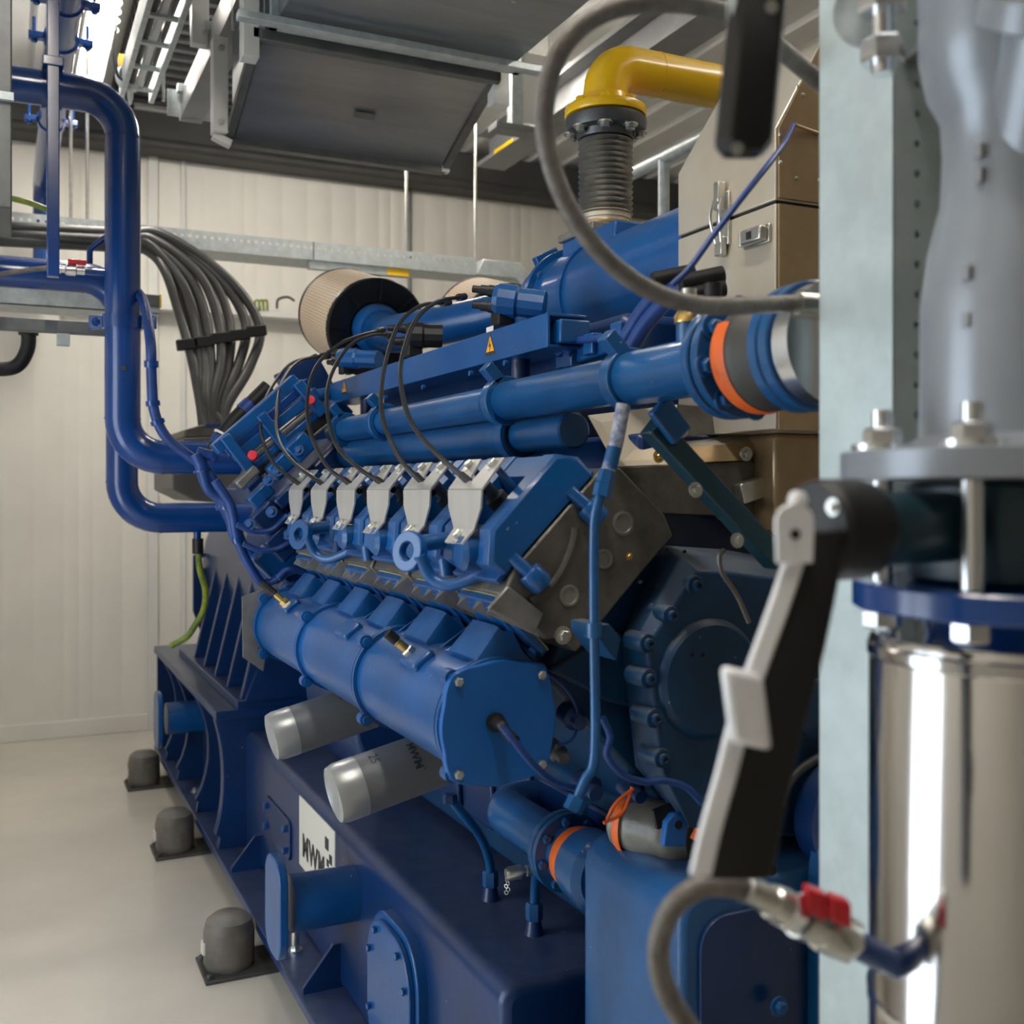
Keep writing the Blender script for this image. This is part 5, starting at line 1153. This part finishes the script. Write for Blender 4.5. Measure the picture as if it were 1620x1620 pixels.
b = MB(); b.prism([(xe2, yt, z_t - hgt), (xe2 + .04, yt, z_t), (xe2 + .26, yt, z_t), (xe2 + .46, yt, z_t - .22), (xe2 + .40, yt, z_t - .24), (xe2 + .23, yt, z_t - hgt)], (0, .2, 0)); b.build('end_bend', 'galv', tr, bevel=.003)
for u, u2 in ((490, 648),):
    a, c = P(u, 415, y=yt), P(u2, 440, y=yt); zz = z_t - hgt
    MB().box(a.x, c.x, yt + .01, yt + .05, zz - .045, zz - .003).build('support_strut', 'galv', tr, bevel=.002); MB().box(c.x - .12, c.x, yt + .008, yt + .0098, zz - .042, zz - .006).build('yellow_sticker', 'yellow', tr)
    MB().box(c.x - .20, c.x - .14, yt + .05, yt + .11, zz - .4, zz - .045).build('strut_post', 'galv', tr)
for u in (112, 138, 643, 752):
    p = P(u, 400, y=yt + .1); MB().cyl((p.x, yt + .1, z_t - hgt - .02), (p.x, yt + .1, ZC + .02), .008, 8).build('hanger_rod', 'zinc', tr)
# lower strut with sticker behind the vertical pipe
ls = thing('support_strut', 'galvanised strut holding the pipe clamp on the left', 'strut', tuple(P(80, 512, y=3.9)))
a, c = P(0, 512, y=3.86), P(160, 516, y=3.86)
MB().bar((-.9, 3.86, a.z), (c.x + .05, 3.86, a.z), .041, .041).build('strut', 'galv_dark', ls, bevel=.002)
e = P(100, 528, y=3.86); MB().box(e.x - .02, e.x + .02, 3.84, 3.88, e.z - .04, e.z).build('strut_end', 'galv', ls, bevel=.002)
lt = thing('cable_tray', 'galvanised cable tray behind the left blue pipes', 'cable tray', tuple(P(50, 480, y=4.9)))
a, c = P(0, 470, y=4.9), P(252, 462, y=4.9)
MB().box(-.6, c.x, 4.88, 5.10, a.z - .03, a.z - .025).build('tray_floor', 'galv', lt); MB().box(-.6, c.x, 4.88, 4.884, a.z - .03, a.z + .05).build('tray_side', 'galv', lt)
MB().box(c.x - .22, c.x, 4.86, 4.879, a.z - .0, a.z + .05).build('strut_end', 'galv_dark', lt, bevel=.002); MB().box(c.x - .004, c.x + .004, 4.855, 4.885, a.z - .002, a.z + .052).build('yellow_edge', 'yellow', lt)
wl = thing('wall_rail', 'thin pale rail along the back wall behind the air filter', 'rail', tuple(P(420, 500, y=6.95)))
a = P(420, 498, y=6.95); MB().box(.3, 3.2, 6.90, 7.03, a.z - .02, a.z + .02).build('rail', 'white_paint', wl, bevel=.003)
for u in (405, 412, 418): MB().tube(spline([P(u, 492, y=6.9), P(u - 2, 478, y=6.9), P(u + 4, 476, y=6.9), P(u + 5, 492, y=6.9)], 4), .008, 6).build('yellow_loop', 'green_yellow', wl)
MB().tube(spline([P(438, 488, y=6.9), P(440, 474, y=6.9), P(455, 470, y=6.9), P(466, 476, y=6.9)], 5), .008, 8).build('black_loop', 'cable', wl)
for (u, v0, v1) in ((648, 268, 390),):
    pq = P(u, v1, y=7.034); t = tag(MB().cyl((pq.x, 7.034, ZC - .26), (pq.x, 7.034, 1.0), .014, 10).build('conduit', 'galv_dark'), 'thin grey conduit on the back wall below the duct hood', 'conduit')
# power cables bending down into the terminal box
ends = [(322, 676), (327, 678), (332, 676), (337, 679), (342, 677), (347, 679), (352, 676), (356, 680), (360, 678)]
mids = [((190, 392), (235, 398), (262, 430), (285, 500), (302, 560), (316, 630)), ((190, 386), (240, 392), (280, 435), (305, 500), (316, 570), (322, 630)), ((190, 382), (240, 386), (300, 440), (325, 500), (333, 570), (330, 630)),
        ((190, 378), (245, 380), (315, 435), (345, 505), (350, 570), (338, 630)), ((190, 374), (250, 378), (330, 435), (362, 505), (362, 570), (345, 630)), ((190, 371), (255, 374), (345, 440), (388, 510), (378, 575), (352, 635)),
        ((190, 368), (260, 372), (360, 440), (410, 515), (395, 580), (360, 640)), ((190, 380), (240, 388), (290, 450), (315, 520), (325, 580), (327, 635)), ((190, 390), (238, 400), (275, 450), (296, 520), (310, 580), (320, 640))]
wd = ['outermost left', 'second from the left', 'third from the left', 'middle', 'fourth from the right', 'third from the right', 'outermost right', 'inner thick', 'lower inner']
for i, (m_, e) in enumerate(zip(mids, ends)):
    yy = [5.22, 5.18, 5.08, 5.0, 4.9, 4.8]
    pp = [P(-40, m_[0][1] - 12, y=5.26 - .012 * i)] + [P(u, v, y=yy[k] - .012 * (i % 4)) for k, (u, v) in enumerate(m_)] + [P(e[0], e[1], y=4.72)]
    tag(MB().tube(spline(pp, 7), .0225, 12).build('power_cable', 'cable'), 'thick black power cable, %s of the bundle above the terminal box' % wd[i], 'cable', 'black power cables to the generator')
t = thing('cable_cleat', 'black cleat bar clamping the power cables', 'clamp', tuple(P(350, 545, y=4.98)))
for k, (u, v) in enumerate(((296, 545), (322, 541), (350, 535), (378, 530), (405, 524))):
    MB().obox(P(u, v, y=4.90 - .0 * k), (.045, 0, .007), (0, .02, 0), (-.003, 0, .024)).build('cleat_block', 'black', t, bevel=.005)
MB().bar(P(284, 546, y=4.95), P(420, 522, y=4.95), .03, .03).build('cleat_bar', 'black', t, bevel=.004)
# dark conduit hose lower left, grey cabinet edge top left
t = thing('drain_hose', 'thick black corrugated hose hanging below the left strut', 'hose', tuple(P(20, 590, y=4.2)))
MB().tube(spline([P(45, 520, y=4.3), P(44, 550, y=4.3), P(30, 576, y=4.3), P(5, 584, y=4.3), P(-50, 580, y=4.3)], 7), .026, 14).build('hose', 'black', t); MB().cyl(P(45, 530, y=4.3), P(45, 512, y=4.3), .034, 16).build('cuff', 'black', t)
t = thing('wall_cabinet', 'grey sheet-metal cabinet cut off by the left edge', 'cabinet', (-.2, 3.1, 2.25))
e = P(19, 330, y=3.0); MB().box(-.55, e.x, 3.0, 3.35, e.z, ZC - .0).build('body', 'galv_dark', t, bevel=.004); MB().box(-.55, e.x + .004, 2.985, 3.0, e.z + .27, e.z + .29).build('seam', 'galv', t)
t = tag(MB().tube(spline([P(-10, 308, y=3.9), P(20, 314, y=3.9), P(50, 322, y=3.9), P(80, 334, y=3.9)], 5), .010, 10).build('earth_wire', 'green_yellow'), 'short green-yellow earth wire beside the left cabinet', 'wire')
# ================================================================== FOREGROUND RIGHT
# perforated galvanised post
po = thing('support_post', 'tall galvanised perforated steel post in the right foreground', 'post', (.83, .86, 0))
px0, px1, py0, py1 = .80, .868, .805, .912
MB().box(px0, px0 + .003, py0, py1, 0, ZC + .04).build('left_flange', 'galv_post', po, bevel=.001)
zz0 = .02; holes = [(px0 + .033, zz0 + .0305 * i, .0042) for i in range(125)]
pf = perforated(px0 + .003, px1, 0, ZC + .04, holes, .003, 8); pf.v = [Vector((v.x, v.y + py0, v.z)) for v in pf.v]; pf.build('perforated_web', 'galv_post', po, ang=20)
MB().box(px1 - .003, px1, py0 + .003, py1, 0, ZC + .04).build('right_flange', 'galv_post', po, bevel=.001)
for w in (px0 + .004, px1 - .017): MB().box(w, w + .013, py1 - .003, py1, 0, ZC + .04).build('lip', 'galv_post', po)
MB().box(px0 - .05, px1 + .05, py0 - .05, py1 + .05, 0, .012).build('foot_plate', 'galv_post', po, bevel=.002)
# pipe stack: silver casting, flanges, butterfly valve, insulated pipe below
c = P(1622, 775, d=.90); sx, sy = c.x, c.y; k = .90 / F
Z = lambda v: H + (V0 - v) * k
sp = thing('silver_pipe', 'silver-painted cast pipe with a bolted flange at the right edge', 'pipe', (sx, sy, Z(760)))
prof = [(.088, Z(712)), (.084, Z(690)), (.0835, Z(640)), (.083, Z(480)), (.077, Z(395)), (.067, Z(320)), (.065, Z(240)), (.067, Z(180)), (.078, Z(140)), (.084, Z(80)), (.085, Z(-80)), (.085, ZC + .02)]
cs_ = MB().lathe((sx, sy, 0), (0, 0, 1), prof, 48).build('casting', 'silver_paint', sp, ang=70)
MB().lathe((sx, sy, 0), (0, 0, 1), [(.146, Z(760)), (.149, Z(757)), (.149, Z(716)), (.146, Z(713)), (.10, Z(711)), (.085, Z(690))], 56).build('flange', 'silver_paint', sp)
for i in range(8):
    a = math.radians(22 + 45 * i); p = Vector((sx + .122 * math.cos(a), sy + .122 * math.sin(a), Z(711)))
    bolt(sp, p, (0, 0, 1), .0155, 'chrome'); MB().cyl(p, (p.x, p.y, Z(650)), .0085, 12).build('stud', 'chrome', sp)
# oblique cast branch and raised casting marks
br = MB(); d0 = Vector((-.25, -.55, 1)).normalized(); br.lathe(Vector((sx, sy, Z(330))) + Vector((.01, .01, -.02)), d0, [(.05, .02), (.052, .10), (.056, .16), (.075, .165), (.075, .185)], 32); br.build('cast_branch', 'silver_paint', sp)
for v in (262, 300, 450, 520): MB().obox((sx - .0815 if v > 400 else sx - .068, sy - .012, Z(v)), (.002, 0, 0), (0, .004, 0), (0, 0, .006)).build('casting_mark', 'beam_grey', sp, bevel=.001)
bt = thing('butterfly_valve', 'dark butterfly valve clamped between the silver and blue flanges, black lever', 'valve', (sx, sy, Z(918)))
MB().lathe((sx, sy, 0), (0, 0, 1), [(.088, Z(918)), (.095, Z(910)), (.098, Z(840)), (.095, Z(770)), (.088, Z(762))], 40).build('body', 'teal_dark', bt)
for i in range(8):
    a = math.radians(22 + 45 * i); MB().cyl((sx + .122 * math.cos(a), sy + .122 * math.sin(a), Z(918)), (sx + .122 * math.cos(a), sy + .122 * math.sin(a), Z(761)), .009, 12).build('tie_rod', 'chrome', bt)
hub = P(1318, 838, d=.80); ax = Vector((sx, sy, hub.z)) - hub
MB().cyl(hub, hub + ax * .75, .028, 20).build('neck', 'teal_dark', bt)
out = (-ax).normalized()
MB().lathe(hub - out * .03, out, [(.020, -.02), (.036, 0), (.038, .01), (.038, .045), (.034, .05), (0, .05)], 32).build('hub_cap', 'black', bt)
for a in (40, 130, 220, 310):
    d, e1, e2 = ortho(out); q = hub + out * .02 + .027 * (math.cos(math.radians(a)) * e1 + math.sin(math.radians(a)) * e2); bolt(bt, q, out, .004, 'zinc')
# lever: black grip with a bright latch strip along its near edge
lv = [P(1292, 838, d=.765), P(1275, 930, d=.755), P(1245, 1060, d=.745), P(1205, 1200, d=.735), P(1165, 1385, d=.725)]
sp_ = spline(lv, 5); wv = [.021 + .003 * math.sin(i * .9) * 0 for i in range(len(sp_))]
side = Vector((CS, -SN, 0)).normalized(); fwd = Vector((SN, CS, 0)); rings = []
for i, p in enumerate(sp_):
    f = i / (len(sp_) - 1); w = .020 + .003 * f; t_ = .010
    rings.append([p + side * w + fwd * t_, p + side * w - fwd * t_ * .6, p + side * (w - .008) - fwd * t_, p - side * (w - .008) - fwd * t_, p - side * w - fwd * t_ * .6, p - side * w + fwd * t_])
MB().loft(rings).build('lever', 'black', bt, bevel=.002)
ls_ = spline([P(1262, 870, d=.745), P(1232, 960, d=.738), P(1196, 1060, d=.73), P(1172, 1130, d=.725), P(1150, 1220, d=.72), P(1125, 1310, d=.716), P(1108, 1385, d=.715)], 5); rings = []
for i, p in enumerate(ls_):
    w = .0075; rings.append([p + side * w + fwd * .004, p + side * w - fwd * .003, p - side * w - fwd * .003, p - side * w + fwd * .004])
MB().loft(rings).build('latch_strip', 'latch_lit', bt, bevel=.002)
MB().obox(P(1180, 1120, d=.712), side * .014 + Vector((0, 0, -.003)), Vector((-.004, 0, .026)), fwd * .006).build('latch_grip', 'latch_lit', bt, bevel=.005)
b = MB(); cc_ = P(1258, 845, d=.735)
b.prism([cc_ + side * x + Vector((0, 0, z)) for x, z in [(.0135 * math.cos(math.radians(a)), .008 + .0135 * math.sin(math.radians(a))) for a in range(0, 181, 20)] + [(-.0125, -.020), (.0125, -.020)]], fwd * .005); lt_ = b.build('latch_plate', 'latch_lit', bt, bevel=.001)
MB().lathe(cc_ - fwd * .0002, -fwd, [(.0035, 0), (.0035, .001)], 14).build('latch_hole', 'black_hole', lt_)
MB().lathe(P(1262, 791, d=.74), (0, 0, 1), [(0, -.007), (.005, -.0055), (.007, 0), (.005, .0055), (0, .007)], 16).build('stop_pin', 'latch_lit', bt)
# blue flange and insulated pipe
ip = thing('insulated_pipe', 'shiny stainless-clad pipe with a blue flange in the lower right corner', 'pipe', (sx, sy, 0))
MB().lathe((sx, sy, 0), (0, 0, 1), [(.075, Z(1030)), (.082, Z(975)), (.095, Z(966)), (.137, Z(964)), (.139, Z(960)), (.139, Z(925)), (.137, Z(921)), (.09, Z(920))], 56).build('blue_flange', 'blue_pipe', ip)
for i in range(8):
    a = math.radians(22 + 45 * i); p = Vector((sx + .122 * math.cos(a), sy + .122 * math.sin(a), Z(966))); MB().hexa(p, (0, 0, -1), .0155, .014).build('nut', 'chrome', ip)
MB().lathe((sx, sy, 0), (0, 0, 1), [(.125, .01), (.125, Z(1012)), (.122, Z(1004)), (.085, Z(1006))], 72).build('cladding', 'tank_steel', ip)
for v in (1030, 1590): MB().lathe((sx, sy, 0), (0, 0, 1), [(.125, Z(v + 12)), (.1268, Z(v + 8)), (.1268, Z(v - 8)), (.125, Z(v - 12))], 72, cap=False).build('clad_bead', 'tank_steel', ip)
# bolt pair at the top of the post
cl = thing('pipe_bracket', 'zinc bolt and round washer holding the silver pipe to the post', 'bracket', tuple(P(1395, 60, d=.97)))
p = P(1396, 20, d=.95); MB().bar((px0 + .03, py0 - .0, p.z + .01), (sx, sy, p.z + .01), .03, .008).build('arm', 'galv_dark', cl)
q = Vector((p.x, p.y, p.z)); MB().lathe(q, (0, 0, 1), [(.010, -.055), (.010, .12)], 14).build('stud', 'chrome', cl); MB().hexa(q + Vector((0, 0, -.045)), (0, 0, 1), .019, .022).build('nut', 'chrome', cl); MB().hexa(q + Vector((0, 0, .0)), (0, 0, 1), .021, .03).build('nut', 'chrome', cl)
MB().lathe(P(1368, 25, d=.985), -fwd, [(.030, 0), (.030, .004)], 28).build('washer', 'galv', cl)
# upper lever
ul = thing('valve_lever', 'black valve lever hanging into the top of the view', 'lever', tuple(P(1180, 250, d=.78)))
pts = [P(1208, -160, d=.80), P(1200, 0, d=.795), P(1192, 80, d=.79), P(1178, 225, d=.78), P(1177, 246, d=.78)]
rings = []
for i, p in enumerate(pts):
    w = (.021, .0215, .0215, .0215, .014)[i]; t_ = (.012, .012, .014, .014, .010)[i]
    rings.append([p + side * w * .7 + fwd * t_, p + side * w + fwd * .002, p + side * w * .75 - fwd * t_, p - side * w * .55 - fwd * t_, p - side * w * 1.05 - fwd * .004, p - side * w * .9 + fwd * t_])
MB().loft(rings).build('grip', 'black_gloss', ul, bevel=.002)
for u, v in ((1166, 236), (1220, 12)): MB().lathe(P(u, v, d=.762), -fwd, [(.0045, 0), (.0045, .002)], 12).build('screw', 'zinc', ul)
MB().bar(pts[0] + Vector((0, 0, .03)), Vector((sx, sy, pts[0].z + .06)), .03, .02).build('shaft', 'steel_dark', ul)
MB().bar(P(1168, -60, d=.80), P(1165, 40, d=.795), .012, .02, up=fwd).build('lever_plate', 'galv', ul, bevel=.003)
# grey braided hose loop in front of the gas bellows
hz = [(1330, 485, 1.225), (1270, 480, 1.21), (1190, 483, 1.17), (1100, 482, 1.13), (1020, 455, 1.10), (950, 400, 1.07), (895, 320, 1.05), (865, 230, 1.04), (864, 150, 1.03), (890, 75, 1.02), (945, 25, 1.02), (1020, 5, 1.03), (1100, 8, 1.06), (1170, 32, 1.10), (1230, 75, 1.15), (1290, 125, 1.20), (1340, 165, 1.24)]
t = thing('braided_hose', 'grey braided hose making a big loop in front of the gas bellows', 'hose', tuple(P(1100, 490, d=1.13)), None)
MB().tube(spline([P(u, v, d=d) for u, v, d in hz], 7), .0098, 16).build('hose', 'hose', t)
MB().cyl(P(1330, 485, d=1.225), P(1262, 480, d=1.205), .0125, 16).build('ferrule', 'zinc', t)
# lower hose with ball valve into the insulated pipe
vv = thing('drain_valve', 'nickel ball valve with a red butterfly handle on the insulated pipe', 'valve', tuple(P(1290, 1470, d=.83)))
A, C_ = P(1395, 1515, d=.865), P(1180, 1405, d=.80); ax = (C_ - A)
f = lambda s: A + ax * s
MB().cyl(f(-.12), f(.30), .0115, 18).build('blue_stub', 'blue_pipe', vv)
MB().lathe(f(.27), ax, [(.016, 0), (.018, .004), (.018, .03), (.0145, .034), (.0145, .045), (.017, .047), (.017, .058)], 16).build('body', 'zinc', vv)
MB().hexa(f(.27), ax, .0185, .014).build('end_nut', 'zinc', vv); MB().hexa(f(.66), ax, .0165, .014).build('union_nut', 'chrome', vv)
MB().lathe(f(.74), ax, [(.014, 0), (.013, .014), (.0105, .016), (.0105, .042), (.011, .044)], 16).build('hose_ferrule', 'zinc', vv)
h = P(1308, 1432, d=.815)
MB().cyl(P(1312, 1462, d=.825), h, .006, 10).build('stem', 'steel_dark', vv)
for sgn in (-1, 1):
    b = MB(); e = (side + Vector((0, 0, -.35))).normalized(); b.obox(h + e * sgn * .0095, e * .0085, Vector((0, 0, .010)), fwd * .008); b.build('handle_wing', 'red', vv, bevel=.003)
MB().obox(h + Vector((0, 0, -.004)), side * .006, Vector((0, 0, .005)), fwd * .006).build('handle_hub', 'red', vv, bevel=.002)
t = thing('drain_hose', 'grey braided hose curving down from the red-handled valve', 'hose', tuple(P(1090, 1640, d=.82)))
MB().tube(spline([P(1195, 1413, d=.803), P(1160, 1402, d=.80), P(1110, 1402, d=.80), P(1065, 1435, d=.80), P(1043, 1490, d=.805), P(1048, 1550, d=.81), P(1075, 1605, d=.815), P(1110, 1650, d=.82), P(1180, 1720, d=.83), Vector((.62, .66, .80)), Vector((.64, .70, .45)), Vector((.66, .78, .10)), Vector((.70, 1.0, .012)), Vector((.70, 1.3, .011))], 7), .0088, 14).build('hose', 'hose', t)
